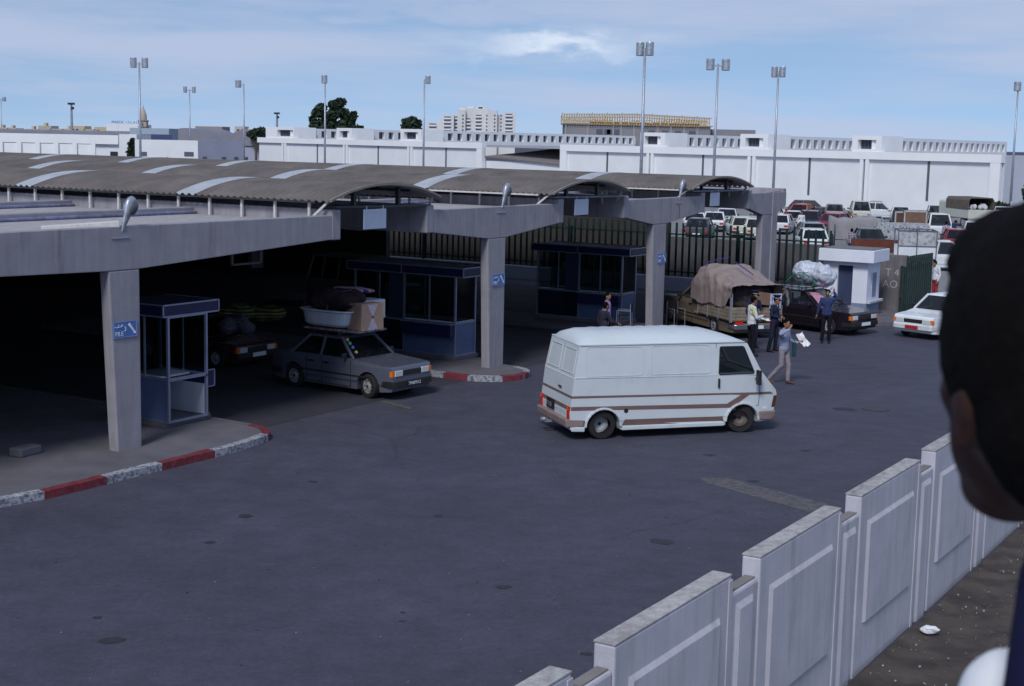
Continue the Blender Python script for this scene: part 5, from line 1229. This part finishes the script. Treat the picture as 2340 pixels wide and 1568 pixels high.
lot(2137,508,'white','pickup',262,'white pickup facing the camera in the back row with letters on its hood',L=4.6,H=1.5)
vv=lot(2136,545,'white','hatch',84,'white van with its dark tailgate opening, right of the wooden crates',L=4.2,H=1.8,belt=1.0)
lot(2226,553,'white','sedan',258,'white saloon facing the camera beside the black hair of the man',L=4.2)
lot(2183,573,'dred','hatch',78,'dark red hatchback seen from behind near the man in blue',L=4.0)
lot(2290,512,'white','pickup',250,'white pickup at the right edge of the car park',L=4.4,H=1.5)
lot(2150,617,'white','pickup',-8,'white pickup with a tall caged bed behind the green gate',L=4.7,H=1.55)
for i,(px,py,c,st,dg,lb) in enumerate(((1585,528,'white','hatch',85,'white hatchback seen through the shed opening, nearest the third column'),(1632,527,'white','sedan',80,'white saloon seen through the shed opening between two others'),(1690,540,'cream','estate',88,'cream estate seen through the fence left of the end column'),(1660,518,'white','hatch',260,'white car facing the camera in the second row through the shed opening'),(1725,546,'cream','sedan',86,'cream saloon directly left of the end column behind the fence'),(1600,545,'slate','hatch',75,'slate dark car low behind the fence through the shed opening'),(1745,520,'white','hatch',100,'white hatchback half hidden by the end column'))):
    lot(px,py,c,st,dg,lb)
# letters on the pickup hood
g=G(2137,508); a=R(262); text('PEUGEOT',.34,slot,None,Matrix.Translation((0,0,0)),name='hood_letters') if False else None
o=[q for q in bpy.data.objects if q.get('label','').startswith('white pickup facing the camera in the back row')][0]
text('PEUGEOT',.30,slot,o,face_xf((2.33,-.72,.62),(0,1,0),(0,0,1)),name='hood_letters',ext=.004)
# cage on the near pickup
o=[q for q in bpy.data.objects if q.get('label','').startswith('white pickup with a tall caged bed')][0]
wp_=cols['white']
b=MB(); b.box(-2.35,-.85,.62,-.42,.85,.70); b.box(-2.35,-.87,.70,-.42,-.84,1.25); b.box(-2.35,.84,.70,-.42,.87,1.25); b.build('load_bed',wp_,o)
b=MB()
for x in (-2.35,-1.4,-.42):
    for y in (-.87,.87): b.bar((x,y,.6),(x,y,2.05),.05)
for y in (-.87,.87):
    for z in (1.25,2.05): b.bar((-2.35,y,z),(-.42,y,z),.05)
for x in (-2.35,-.42): b.bar((x,-.87,2.05),(x,.87,2.05),.05)
b.build('cage_frame',slot,o)
b=MB(); b.box(-2.33,-.86,1.28,-1.42,-.85,2.02); b.box(-1.38,-.86,1.28,-.44,-.85,2.02); b.build('cage_panel',mat('cage_panel',(.40,.41,.44),.7,var=.2,scale=3,col2=(.25,.26,.3),thr=(.5,.6)),o)
def crate(label,px,py,z,w,d,h,m,deg=0,name='wooden_crate',cat='crate'):
    g=G(px,py); t=thing(name,label,cat,(g.x,g.y,z),R(deg))
    b=MB(); b.box(-w/2,-d/2,0,w/2,d/2,h); b.build('box',m,t,bevel=.03)
    b=MB()
    for x in (-w/2,w/2): b.box(x-.05,-d/2-.03,0,x+.05,-d/2-.001,h)
    b.box(-w/2,-d/2-.03,h-.1,w/2,-d/2-.0012,h+.02); b.build('frame_strip',mat('crate_strip',(.4,.4,.42),.8),t); return t
brw=mat('crate_brown',(.17,.10,.07),.85,var=.2,scale=3)
# open flatbed truck with the crates on it
g=G(2075,545); t=thing('flatbed_truck','pale grey flatbed truck carrying two large wooden crates','truck',(g.x,g.y,0),R(-4))
b=MB(); b.box(-2.2,-1,.75,2.2,1,.85); b.box(-2.2,-1.02,.85,2.2,-.98,1.15); b.build('load_bed',mat('bed_pale',(.36,.38,.42),.7,var=.2,scale=3,col2=(.2,.2,.22),thr=(.55,.65)),t)
b=MB(); b.box(-2.1,-.8,.45,2.1,.8,.74); b.build('chassis',dksteel,t)
for x in (-1.4,1.4):
    for y in (-.85,.85): wheel(t,x,y,.38,.2,deep=False)
crate('square wooden crate with a label plate on the flatbed truck',2085,545,.86,1.5,1.3,1.1,brw,-4)
crate('darker wooden crate left of the square crate on the flatbed truck',2052,543,.86,.75,1.3,1.0,mat('crate_dark_brown',(.10,.06,.045),.85),-4)
g=G(2105,543); b=MB(); b.box(-.5,-.6,0,.5,.6,1.05); tag(b.build('dark_crate',mat('crate_dark_brown',(.10,.06,.045),.85),None,bevel=.02,loc=(g.x,g.y,.86),rot=(0,0,R(-25))),'dark crate at the right end of the flatbed truck','crate')
# grey covered load (trailer under a sheet)
g=G(1950,548); b=MB(); n=26; pts=[]
for i in range(n+1):
    for j in range(13):
        x=-1.7+3.4*i/n; t_=j/12; h=1.55+.08*math.sin(x*2)+.05*math.sin(x*7)
        y=-.8 if t_<.4 else (-.8+1.6*(t_-.4)/.2 if t_<.6 else .8)
        z=h*(t_/.4) if t_<.4 else (h if t_<.6 else h*(1-t_)/.4)
        b.v.append((x+.03*math.sin(z*5),y-.05*math.sin(x*6+z*2)*(1 if y<0 else -1),max(.05,z)))
b.f=[(i*13+j,i*13+j+1,(i+1)*13+j+1,(i+1)*13+j) for i in range(n) for j in range(12)]+[tuple(range(13)),tuple(n*13+j for j in range(13))]
tag(b.build('covered_trailer',mat('grey_cover',(.25,.245,.265),.9,var=.12,scale=2,bump=.3,bscale=8),None,smooth=True,loc=(g.x,g.y,0),rot=(0,0,R(-6))),'load under a plain grey sheet behind the man in the checked shirt','covered load')
# canvas covered truck
g=G(2208,517); t=thing('canvas_truck','pale truck with brown canvas top and open back holding white bundles','truck',(g.x,g.y,0),R(100))
tw=cols['cream']; b=MB(); b.box(-2.4,-1.1,.75,1.6,1.1,1.45); b.build('load_bed',tw,t,bevel=.02)
b=MB(); b.prism([(-1.12,1.45),(-1.12,2.2),(-.95,2.42),(.95,2.42),(1.12,2.2),(1.12,1.45),(1.07,1.45),(1.07,2.18),(.92,2.36),(-.92,2.36),(-1.07,2.18),(-1.07,1.45)],-2.35,1.6,ax='x'); b.build('canvas_top',mat('canvas_brown',(.12,.10,.085),.9,var=.2),t)
b=MB(); b.box(1.55,-1.05,1.46,1.59,1.05,2.3); b.build('front_board',interior,t)
b=MB(); b.box(1.65,-.95,.6,3.3,.95,2.05); b.build('cab',tw,t,bevel=.15)
for x in (-1.4,2.3):
    for y in (-.95,.95): wheel(t,x,y,.42,.25,deep=False)
for y in (-.4,.35):
    p_=G(2208,517); heap('white_bundle','white bundle in the open back of the canvas truck, %s one'%('right' if y<0 else 'left'),'bundle',Vector((g.x,g.y,1.46))+Vector((math.cos(R(100))*-1.9-math.sin(R(100))*y,math.sin(R(100))*-1.9+math.cos(R(100))*y,0)),0,(.7,.6,.55),mat('white_cloth',(.55,.57,.62),.9),seed=int(40+y*10),n=5,group='white bundles in the canvas truck')
b=MB(); b.box(0,-1.13,0,4.0,-1.11,.6)
# dark red brown side of a low trailer behind the hut
g=G(2040,603); t=thing('low_trailer','long low trailer with rusty brown side boards behind the gatehouse','trailer',(g.x,g.y,0),R(-6))
rb_=mat('rusty_board',(.12,.035,.025),.85,var=.2,scale=2); b=MB(); b.box(-2.2,-.9,.7,-.02,-.85,1.25); b.box(.02,-.9,.7,2.0,-.85,1.25); b.box(-2.2,.85,.7,2.0,.9,1.25); b.build('side_board',rb_,t)
b=MB(); b.box(-2.2,-.85,.66,2.0,.85,.72); b.build('bed',rb_,t)
for x in (-.9,.9):
    for y in (-.7,.7): wheel(t,x,y,.33,.2,deep=False)
# pale clutter trailer
g=G(2062,568); t=thing('market_trailer','pale grey trailer with a jumble of pale goods between the crates and the rusty trailer','trailer',(g.x,g.y,0),R(-5))
b=MB(); b.box(-2.0,-.8,.6,2.0,.8,.68); b.box(-2,-.82,.68,2,-.79,1.0); b.build('bed',mat('bed_pale',(.36,.38,.42),.7),t)
rg=random.Random(9)
b=MB()
for i in range(30):
    x=rg.uniform(-1.9,1.7); y=rg.uniform(-.7,.3); b.box(x,y,.69,x+rg.uniform(.2,.6),y+rg.uniform(.2,.5),.69+rg.uniform(.3,.95))
tag(b.build('goods',mat('pale_goods',(.38,.41,.46),.8,var=.3,scale=5,col2=(.12,.10,.10),thr=(.55,.6)),t))
for x in (-1,1):
    for y in (-.6,.6): wheel(t,x,y,.3,.18,deep=False)
# ---------------------------------------------------------------- people (local x = the way they face, y = their left)
navyc=fab('navy_uniform',(.022,.026,.06)); capm=fab('cap_cloth',(.018,.02,.045)); blackc=fab('black_cloth',(.012,.012,.018)); shoe=mat('black_shoe',(.012,.011,.012),.4)
def person(label,loc,rz,top,legs,P_={},cap=False,hair=True,sk=skin,shoes=shoe,extra=None,group=None,scale=1.0,lean=0,low=False,collar=None,vox=.016):
    t=thing('person',label,'person',loc,rz,group); t.scale=(scale,)*3
    J=dict(head=(.03,0,1.62),neck=(0,0,1.47),chest=(0,0,1.30),waist=(0,0,1.06),pel=(0,0,.95))
    for s,c in ((1,'L'),(-1,'R')):
        J['sh'+c]=(0,.175*s,1.41); J['el'+c]=(-.03,.225*s,1.13); J['wr'+c]=(.06,.235*s,.90); J['ha'+c]=None
        J['hi'+c]=(0,.09*s,.93); J['kn'+c]=(.02,.10*s,.50); J['an'+c]=(-.02,.105*s,.09); J['to'+c]=None
    J.update(P_)
    V=Vector; J={k:(V(v) if v is not None else None) for k,v in J.items()}
    b=MB(); h=J['head']; fd=J.pop('face',None) or V((1,0,0)); fd=V(fd).normalized(); sd_=V((0,0,1)).cross(fd)
    b.ell(h,(.088,.074,.115),16,12); b.ell(h+fd*.03+V((0,0,-.055)),(.06,.055,.06),12,8)
    b.cap(h+fd*.082+V((0,0,.015)),h+fd*.102+V((0,0,-.025)),.011,.017,8)
    for s in (1,-1): b.ell(h+sd_*s*.078+V((0,0,-.01)),(.02,.012,.032),8,6)
    b.cap(h+V((0,0,-.07)),J['neck']+V((0,0,-.03)),.053,.058)
    b.ell(J['chest'],(.09,.15,.17)); b.ell(J['waist'],(.085,.13,.14)); b.ell(J['pel'],(.09,.14,.1)); b.cap(J['chest'],J['pel'],.1)
    for c,s in (('L',1),('R',-1)):
        b.cap(J['sh'+c],J['el'+c],.042,.035); b.cap(J['el'+c],J['wr'+c],.034,.025); b.cap(J['chest']+V((0,0,.06)),J['sh'+c],.06,.05)
        d=(J['wr'+c]-J['el'+c]).normalized(); hd=J['ha'+c].normalized() if J['ha'+c] is not None else d
        p=J['wr'+c]; q=p+hd*.085; a=hd.cross(V((0,1,0)) if abs(hd.y)<.8 else V((1,0,0))).normalized(); e=hd.cross(a).normalized()
        b.cap(p,q,.026,.030,8); b.ell((p+q)/2,(.035,.035,.035),8,6)
        for k in range(4):
            o=q+a*(k-1.5)*.019; o2=o+hd*(.045-.004*abs(k-1.2))+e*.006; b.cap(o,o2,.0105,.0095,6); b.cap(o2,o2+hd*.028+e*.018,.0095,.008,6)
        b.cap(p+hd*.03+a*.03,p+hd*.075+a*.055,.012,.010,6)
        b.cap(J['hi'+c],J['kn'+c],.07,.05); b.cap(J['kn'+c],J['an'+c],.048,.035)
    b.build('body',sk,t,remesh=.0105,sm=2)
    b=MB(); up=V((0,0,1))
    for s in (1,-1): b.ell(h+fd*.083+sd_*s*.030+V((0,0,.022)),(.009,.012,.008),8,6)
    b.cap(h+fd*.086+sd_*.022+V((0,0,-.058)),h+fd*.086-sd_*.022+V((0,0,-.058)),.006,n=6)
    b.build('eyes_and_mouth',mat('face_dark',(.03,.012,.01),.6),t)
    # top garment
    b=MB(); b.ell(J['chest']+V((0,0,.02)),(.122,.185,.17),16,10); b.ell(J['waist'],(.115,.165,.17),16,10); b.ell(J['pel']+V((0,0,.015)),(.128,.175,.12),16,10); b.cap(J['chest'],J['pel'],.125,.13); b.cap(J['neck']+V((0,0,-.02)),J['chest'],.07,.12)
    for c in 'LR':
        b.cap(J['chest']+V((0,0,.09)),J['sh'+c],.075,.068); b.cap(J['sh'+c],J['el'+c],.066,.052); b.cap(J['el'+c],J['wr'+c],.052,.040)
    b.build('jacket',top,t,remesh=vox,sm=2,disp=.018,dsc=.10)
    b=MB(); b.ell(J['pel']+V((0,0,-.03)),(.118,.165,.12),16,10)
    for c in 'LR':
        b.cap(J['hi'+c],J['kn'+c],.092,.068); an=J['an'+c]; kn=J['kn'+c]; b.cap(kn,an+(kn-an).normalized()*.02,.066,.062)
        b.cap(J['pel'],J['hi'+c],.11,.09)
    b.build('trousers',legs,t,remesh=vox,sm=1,disp=.014,dsc=.09)
    for c in 'LR':
        an=J['an'+c]; td=J['to'+c] if J['to'+c] is not None else V((1,0,-.02)); td=td.normalized()
        b=MB(); b.cap(an-td*.03+V((0,0,-.04)),an+td*.16+V((0,0,-.052)),.042,.036,8); b.cap(an,an+V((0,0,-.05)),.042,.04,8); b.build('shoe',shoes,t,remesh=.012,sm=1)
    if cap:
        b=MB(); n=16; cc=h+V((0,0,.06))
        b.lathe([(.083,0),(.088,.045),(.125,.085),(.118,.10),(.02,.105)],c=cc,n=n); b.cap(cc+fd*.06+V((0,0,.0)),cc+fd*.135+V((0,0,-.02)),.035,.025,8); b.build('peaked_cap',capm,t)
        b=MB(); b.lathe([(.086,.0),(.09,.022)],c=cc,n=n,close=False); b.build('cap_band',mat('cap_band',(.35,.38,.45),.6),t)
    if hair:
        b=MB(); b.ell(h+V((0,0,.028))-fd*.018,(.096,.086,.102),14,10); b.ell(h-fd*.04+V((0,0,-.02)),(.06,.072,.07)); o=b.build('hair',hairm,t,remesh=.014,sm=1,disp=.02,dsc=.04)
        if cap: o.scale=(1,1,1)
    if collar:
        b=MB(); b.prism([(0,0),(.03,.05),(-.03,.05)],-.002,.002); 
        b=MB(); b.lathe([(.066,-.02),(.062,.02)],c=J['neck'],n=12,close=False); b.add([J['neck']+V((.075,-.03,0)),J['neck']+V((.075,.03,0)),J['chest']+V((.128,0,.04))],[(0,1,2)]); b.build('shirt_collar',collar,t)
    if extra: extra(t,J)
    return t
def at_head(x,y,h=1.73): g=G(x,y,h); g.z=0; return g
wpaper=mat('paper',(.75,.78,.82),.7,var=.05)
def paper(off,size=(.22,.3),rot=(0,0,0),m=None,name='paper',lab='sheet of white paper'):
    pass
def held(t,lab,cat,loc,rot,size,m=wpaper,name='paper_sheet',crumple=.03):
    n=8; b=MB(); rg=random.Random(len(lab)+int(loc.x*10))
    for i in range(n+1):
        for j in range(n+1): b.v.append(((i/n-.5)*size[0],(j/n-.5)*size[1],rg.uniform(-1,1)*crumple*.4+crumple*math.sin(i*.9)*math.cos(j*.7)))
    b.f=[(i*(n+1)+j,i*(n+1)+j+1,(i+1)*(n+1)+j+1,(i+1)*(n+1)+j) for i in range(n) for j in range(n)]
    return tag(b.build(name,m,None,loc=loc,rot=rot,solid=.003),lab,cat)
def wpt(t,p):
    a=t.rotation_euler.z; p=Vector(p); return Vector(t.location)+Vector((p.x*math.cos(a)-p.y*math.sin(a),p.x*math.sin(a)+p.y*math.cos(a),p.z))
shirt_lb=mat('light_blue_shirt',(.25,.42,.62),.8,var=.05); white_sh=mat('white_shirt',(.6,.63,.68),.8,var=.05)
# man with raised arm
g=G(1788,877); m1=person('man in pale blue grey blazer and light trousers with one arm raised before his face',g,R(-38),fab('pale_blazer',(.27,.31,.44)),fab('beige_trousers',(.27,.24,.27)),
 dict(elR=(.10,-.42,1.38),wrR=(.26,-.27,1.50),haR=(.2,.25,.6),elL=(.02,.25,1.15),wrL=(.24,.30,1.10),haL=(.8,.3,.3),hiR=(-.01,-.09,.93),knR=(-.02,-.08,.50),anR=(-.36,-.09,.11),toR=(1,0,-.35),knL=(.10,.10,.50),anL=(.10,.10,.09),head=(.05,-.01,1.62),face=(.8,-.45,-.1)),shoes=mat('brown_shoe',(.12,.05,.03),.5),collar=shirt_lb)
held(m1,'white papers with a yellow corner held by the man in the pale blazer','paper',wpt(m1,(.36,.36,1.18)),(R(50),R(-20),R(20)),(.20,.42),crumple=.05)
b=MB(); b.box(-.06,-.03,-.42,.06,.03,-.02); b.bar((0,0,-.02),(0,0,.03),.05); tag(b.build('dark_bag',mat('teal_bag',(.02,.06,.08),.6),None,bevel=.02,loc=wpt(m1,(.16,.27,1.14)),rot=(0,0,R(-38))),'dark teal bag under the arm of the man in the pale blazer','bag')
# policeman in cap
g=G(1766,804); m2=person('policeman in navy uniform and peaked cap looking down at his hands',g,R(-35),navyc,fab('navy_trousers',(.02,.022,.04)),
 dict(elL=(.0,.23,1.14),wrL=(.20,.06,1.10),elR=(.0,-.23,1.14),wrR=(.20,-.04,1.08),head=(.06,0,1.60),face=(1,0,-.35),hiL=(0,.1,.93),knL=(.02,.15,.5),anL=(-.03,.20,.09),knR=(.0,-.13,.5),anR=(-.08,-.16,.09)),cap=True,collar=white_sh,scale=1.0)
# yellow and white jacket
yj=mat('yellow_white_jacket',(.55,.58,.60),.85,var=.06,scale=6)
def yel_ex(t,J):
    b=MB(); b.ell(J['shR']+Vector((.0,-.012,-.09)),(.06,.055,.13),12,8); b.ell(J['shR']+Vector((-.02,.05,-.02)),(.09,.07,.06)); b.build('yellow_shoulder',mat('yellow_patch',(.55,.58,.08),.8,var=.1,scale=20),t,remesh=.012,sm=1)
g=G(1714,814); m3=person('man in white jacket with yellow shoulder writing on a paper',g,R(12),yj,blackc,
 dict(elR=(.06,-.24,1.14),wrR=(.27,-.14,1.18),elL=(.08,.22,1.12),wrL=(.30,.10,1.06),head=(.05,0,1.62),face=(1,.1,-.3),anL=(-.02,.1,.09),knR=(.05,-.1,.5),anR=(.02,-.11,.09)),extra=yel_ex,scale=1.04)
held(m3,'white sheet of paper held by the man in the white and yellow jacket','paper',wpt(m3,(.42,-.02,1.12)),(R(12),R(8),R(12)),(.30,.22),crumple=.01)
# second policeman behind him
g=at_head(1718,676,1.76); m4=person('policeman in dark uniform half hidden behind the white and yellow jacket',G(1742,800)+Vector((-.25,.4,0)),R(-60),navyc,navyc,
 dict(elL=(.05,.26,1.15),wrL=(.22,.12,1.15),elR=(-.0,-.27,1.15),wrR=(.1,-.24,.95),head=(.05,0,1.62),face=(1,.2,-.2)),cap=True,collar=white_sh,scale=1.02)
# man at the black car
g=G(1886,784); m5=person('moustached man in dark blue sweater steadying the sacks on the black car',g,R(262),fab('blue_sweater',(.035,.05,.13)),blackc,
 dict(elL=(.03,.30,1.45),wrL=(.05,.20,1.66),haL=(0,-.1,1),elR=(-.02,-.25,1.15),wrR=(-.06,-.30,.92),head=(.03,0,1.62),face=(.95,-.3,-.05),hiL=(0,.09,.93),knR=(.0,-.1,.5),anR=(-.02,-.12,.09)),scale=1.0,sk=skin)
b=MB(); b.cap((.115,.02,1.585),(.115,-.05,1.585),.010,.010,6); b.build('moustache',hairm,m5)
held(m5,'small white plastic bag end held by the man in the blue sweater','bag',wpt(m5,(.02,.12,1.68)),(R(80),R(20),R(10)),(.16,.28),m=wsack,name='plastic_bag',crumple=.06)
# two men before the far booth
pst=mat('purple_stripe',(.12,.07,.30),.85,stripes=[((.42,.36,.55),'Y',6,.5)])
g=at_head(1388,668,1.74); person('man in purple striped shirt standing at the far booth',g,R(-20),pst,blackc,dict(face=(1,-.5,0)))
g=at_head(1381,690,1.72); person('man in dark suit jacket at the far booth reaching out a hand',g,R(30),fab('charcoal_jacket',(.03,.032,.05)),blackc,dict(elR=(.12,-.22,1.15),wrR=(.36,-.16,1.08),head=(.06,0,1.60)),collar=shirt_lb)
# people in the car park
pl_=mat('checked_shirt',(.025,.025,.05),.9,stripes=[((.40,.42,.48),'Y',3.5,.75),((.40,.42,.48),'Z',3.5,.75)])
person('man in checked shirt seen from behind beside the grey covered load',at_head(1947,522,1.74),R(75),pl_,fab('jeans',(.03,.045,.10)),dict(elR=(.05,-.26,1.15),wrR=(.25,-.15,1.15),face=(1,.0,-.1)))
person('man in dark blue top bending beside the dark red car',at_head(2181,503,1.70),R(20),fab('blue_top',(.03,.04,.12)),blackc,dict(head=(.14,0,1.56),neck=(.08,0,1.45),elL=(.12,.22,1.15),wrL=(.3,.1,1.0),face=(1,0,-.4)))
person('person in dark clothes crouching beside the opened white van',at_head(2119,537,1.3),R(60),blackc,blackc,dict(head=(.06,0,1.62)),scale=.76)
person('person in pale patterned shirt behind the white van',at_head(2163,508,1.68),R(60),mat('pale_pattern',(.35,.36,.45),.9,var=.2,scale=9,col2=(.15,.15,.25),thr=(.5,.6)),blackc,{})
person('man in white shirt standing behind the green gate',G(2135,690),R(200),white_sh,fab('red_trousers',(.28,.04,.05)),dict(head=(.10,0,1.60),neck=(.05,0,1.46),face=(1,0,-.3),elR=(.1,-.22,1.15),wrR=(.3,-.1,1.05)))
person('person in white top in front of the orange red hatchback',at_head(1832,484,1.7),R(270),white_sh,blackc,{})
person('person in lilac top at the end of the concrete beam',at_head(1778,477,1.7),R(250),fab('lilac',(.35,.30,.50)),white_sh,{})
person('person in pale shirt beside the lilac top near the concrete beam',at_head(1786,481,1.66),R(200),white_sh,blackc,{})
person('person in dark red top left of the orange red hatchback',at_head(1797,479,1.7),R(230),fab('dark_red_top',(.16,.03,.03)),blackc,{})
# occupants of the black car, seated inside
def seated(label,p,rz,top):
    person(label,p,rz,top,blackc,dict(hiL=(.05,.1,.93),hiR=(.05,-.1,.93),knL=(.40,.1,.93),knR=(.40,-.1,.93),anL=(.42,.1,.62),anR=(.42,-.1,.62),elL=(.10,.22,1.16),wrL=(.32,.12,1.15),elR=(.10,-.22,1.16),wrR=(.32,-.12,1.15)))
fx=Vector((math.cos(BR),math.sin(BR),0)); fy=Vector((-fx.y,fx.x,0))
seated('person in purple top sitting in the front seat of the black car',loc2+fx*.05-fy*.36+Vector((0,0,-.47)),BR,fab('purple_top',(.16,.10,.30)))
seated('person in violet top sitting in the rear of the black car',loc2-fx*.75-fy*.36+Vector((0,0,-.50)),BR,fab('violet_top',(.14,.10,.34)))
# ---------------------------------------------------------------- man in the foreground, seen from behind, at arm's length
HC=P(2424,856,1.10); FY=R(90+15)
man=thing('person','dark haired man in navy waistcoat and white shirt seen from behind at the right edge','person',(HC.x,HC.y,0),FY)
hz=HC.z
b=MB(); V=Vector
c=V((0,0,hz))
b.ell(c+V((-.005,0,.012)),(.100,.080,.118),28,20)
b.ell(c+V((.035,0,-.055)),(.062,.060,.065),20,14)
b.ell(c+V((.052,0,-.098)),(.040,.042,.030),16,10)
b.ell(c+V((.058,.030,-.022)),(.034,.032,.030),14,10); b.ell(c+V((.058,-.030,-.022)),(.034,.032,.030),14,10)
b.ell(c+V((.070,0,.030)),(.032,.055,.020),14,8)
b.cap(c+V((.098,0,.01)),c+V((.122,0,-.030)),.010,.016,10)
b.ell(c+V((.098,0,-.066)),(.014,.026,.012),12,8)
for s in (1,-1):
    b.ell(c+V((-.002,.078*s,-.018)),(.020,.010,.032),14,10); b.ell(c+V((-.010,.084*s,-.012)),(.014,.008,.026),12,8); b.ell(c+V((.002,.078*s,-.046)),(.010,.008,.012),10,8)
b.cap(c+V((-.035,-.012,-.06)),c+V((-.075,-.022,-.20)),.047,.045,18); b.cap(c+V((-.075,-.022,-.2)),c+V((-.09,-.015,-.30)),.046,.07,18)
b.ell(c+V((-.10,0,-.40)),(.10,.17,.14),18,12); b.ell(c+V((-.12,0,-.62)),(.10,.15,.2),18,12); b.ell(c+V((-.12,0,-.85)),(.11,.15,.12),18,12)
for s in (1,-1):
    b.cap(c+V((-.1,.1*s,-.32)),c+V((-.10,.19*s,-.36)),.05,.05); b.cap(c+V((-.10,.19*s,-.36)),c+V((-.12,.24*s,-.64)),.045,.04); b.cap(c+V((-.12,.24*s,-.64)),c+V((.02,.22*s,-.84)),.036,.028)
    b.cap(c+V((-.12,.09*s,-.88)),c+V((-.10,.10*s,-1.3)),.07,.05); b.cap(c+V((-.10,.10*s,-1.3)),c+V((-.13,.10*s,-1.68)),.05,.035)
    p=c+V((.02,.22*s,-.84)); b.cap(p,p+V((.05,0,-.06)),.03,.032,8)
    for k in range(4): b.cap(p+V((.05,(k-1.5)*.019,-.06)),p+V((.075+.004*k,(k-1.5)*.02,-.125)),.010,.008,6)
    b.cap(p+V((.03,-.03*s,-.02)),p+V((.08,-.045*s,-.05)),.011,.009,6)
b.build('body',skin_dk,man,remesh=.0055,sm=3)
b=MB(); b.ell(c+V((-.020,0,.030)),(.112,.098,.112),28,20); b.ell(c+V((-.048,0,-.02)),(.078,.090,.088),22,16); b.ell(c+V((-.065,0,-.075)),(.045,.06,.05),18,12); b.ell(c+V((.03,0,.08)),(.07,.075,.05),20,12)
for s in (1,-1): b.ell(c+V((.018,.074*s,.015)),(.018,.012,.040),12,8)
b.build('hair',hairm,man,remesh=.006,sm=3,disp=.004,dsc=.01)
nv=fab('navy_waistcoat',(.012,.012,.045))
MI=Matrix.Rotation(-FY,4,'Z')
def wl(px,py,Y):
    q=MI@(P(px,py,Y)-Vector((HC.x,HC.y,0))); return q
b=MB(); b.cap(wl(2450,1330,1.08),wl(2475,1600,1.0),.040,.056,18); b.cap(wl(2475,1600,1.0),wl(2490,1900,.98),.056,.07,18); b.cap(wl(2490,1900,.98),wl(2600,2500,1.05),.07,.10,16); b.ell(wl(2780,1850,1.14),(.12,.12,.15),20,14); b.ell(wl(2780,2200,1.16),(.125,.15,.24),20,14); b.build('waistcoat',nv,man,remesh=.008,sm=3)
b=MB()
b.cap(wl(2318,1610,1.13),wl(2340,1900,1.11),.047,.060,18); b.cap(wl(2340,1900,1.11),wl(2400,2700,1.1),.060,.048,16); b.cap(wl(2318,1610,1.13),wl(2500,1660,1.12),.047,.06,16)
b.cap(wl(2900,1660,1.2),wl(3000,2000,1.2),.07,.06,16); b.cap(wl(3000,2000,1.2),wl(3050,2700,1.25),.06,.045,16); b.cap(wl(2600,1640,1.12),wl(2900,1660,1.2),.08,.07,16)
b.build('shirt_sleeves',mat('bright_white_shirt',(.75,.78,.82),.8,var=.04,scale=12),man,remesh=.008,sm=3)
b=MB(); b.ell(c+V((-.12,0,-.90)),(.13,.17,.13))
for s in (1,-1): b.cap(c+V((-.12,.09*s,-.88)),c+V((-.10,.10*s,-1.3)),.09,.07); b.cap(c+V((-.10,.10*s,-1.3)),c+V((-.13,.10*s,-1.7)),.07,.06)
b.build('trousers',blackc,man,remesh=.015,sm=1)
zf=hz-1.70
tag(MB().box(-1.6,-.6,-.3,1.6,.25,0).build('standing_ledge',conc,None,loc=(HC.x,HC.y,zf-.08)),'concrete ledge under the feet of the man at the right edge','ledge')
# ---------------------------------------------------------------- litter
rg=random.Random(12); b=MB()
for i in range(620):
    s=rg.uniform(-8,16); v=-15.95-abs(rg.gauss(0,1.3)); p=SV(s,v,.07+.02*rg.random()); r_=rg.uniform(.006,.022)*(1.6 if rg.random()<.12 else 1)
    a=rg.uniform(0,6.28); q=[Vector((p.x+r_*math.cos(a+k*1.57)*rg.uniform(.5,1),p.y+r_*math.sin(a+k*1.57)*rg.uniform(.5,1),p.z+rg.uniform(0,r_))) for k in range(4)]; q.append(Vector((p.x,p.y,p.z-r_))) 
    b.add(q,[(0,1,2,3),(0,1,4),(1,2,4),(2,3,4),(3,0,4)])
tag(b.build('small_litter',mat('litter_white',(.30,.30,.30),.8,var=.3,scale=3,col2=(.15,.13,.11),thr=(.5,.6))),'small white scraps and pale pebbles strewn over the dirt verge','litter',kind='stuff')
g=G(2124,1439,.12); rg=random.Random(3); b=MB(); b.ell((0,0,0),(.11,.075,.05),9,6); b.v=[(x*rg.uniform(.7,1.3),y*rg.uniform(.7,1.3),z*rg.uniform(.6,1.5)) for x,y,z in b.v]
tag(b.build('crumpled_paper',wpaper,None,loc=g),'crumpled white paper on the dirt at the foot of the precast wall','litter')
g=G(1183,738); b=MB(); b.ell((0,0,.04),.06,10,8); tag(b.build('paper_ball',wpaper,None,loc=(g.x,g.y,.004)),'tiny white paper ball on the dark floor between two columns','litter')

rg=random.Random(5); b=MB()
for i in range(260):
    g=G(rg.uniform(100,2300),rg.uniform(900,1560)); r_=rg.uniform(.006,.018)
    if (Vector((g.x,g.y,0))-A0).dot(VV)<-15.2: continue
    b.ell((g.x,g.y,r_*.4),(r_,r_*rg.uniform(.6,1.4),r_*.7),5,4)
tag(b.build('loose_grit',mat('grit',(.16,.16,.17),.9,scale=2,var=.4,col2=(.03,.03,.03),thr=(.4,.6))),'scattered loose grit and small stones on the open asphalt','grit',kind='stuff')
t=thing('manhole_cover','round iron manhole cover set in the asphalt right of the van','manhole cover',G(2000,935)+Vector((0,0,.002)),0)
b=MB(); b.lathe([(.33,0),(.33,.012),(.30,.014),(.29,.008),(.001,.010)],n=28); b.build('lid',mat('iron_lid',(.05,.05,.06),.7,var=.3,scale=20),t)
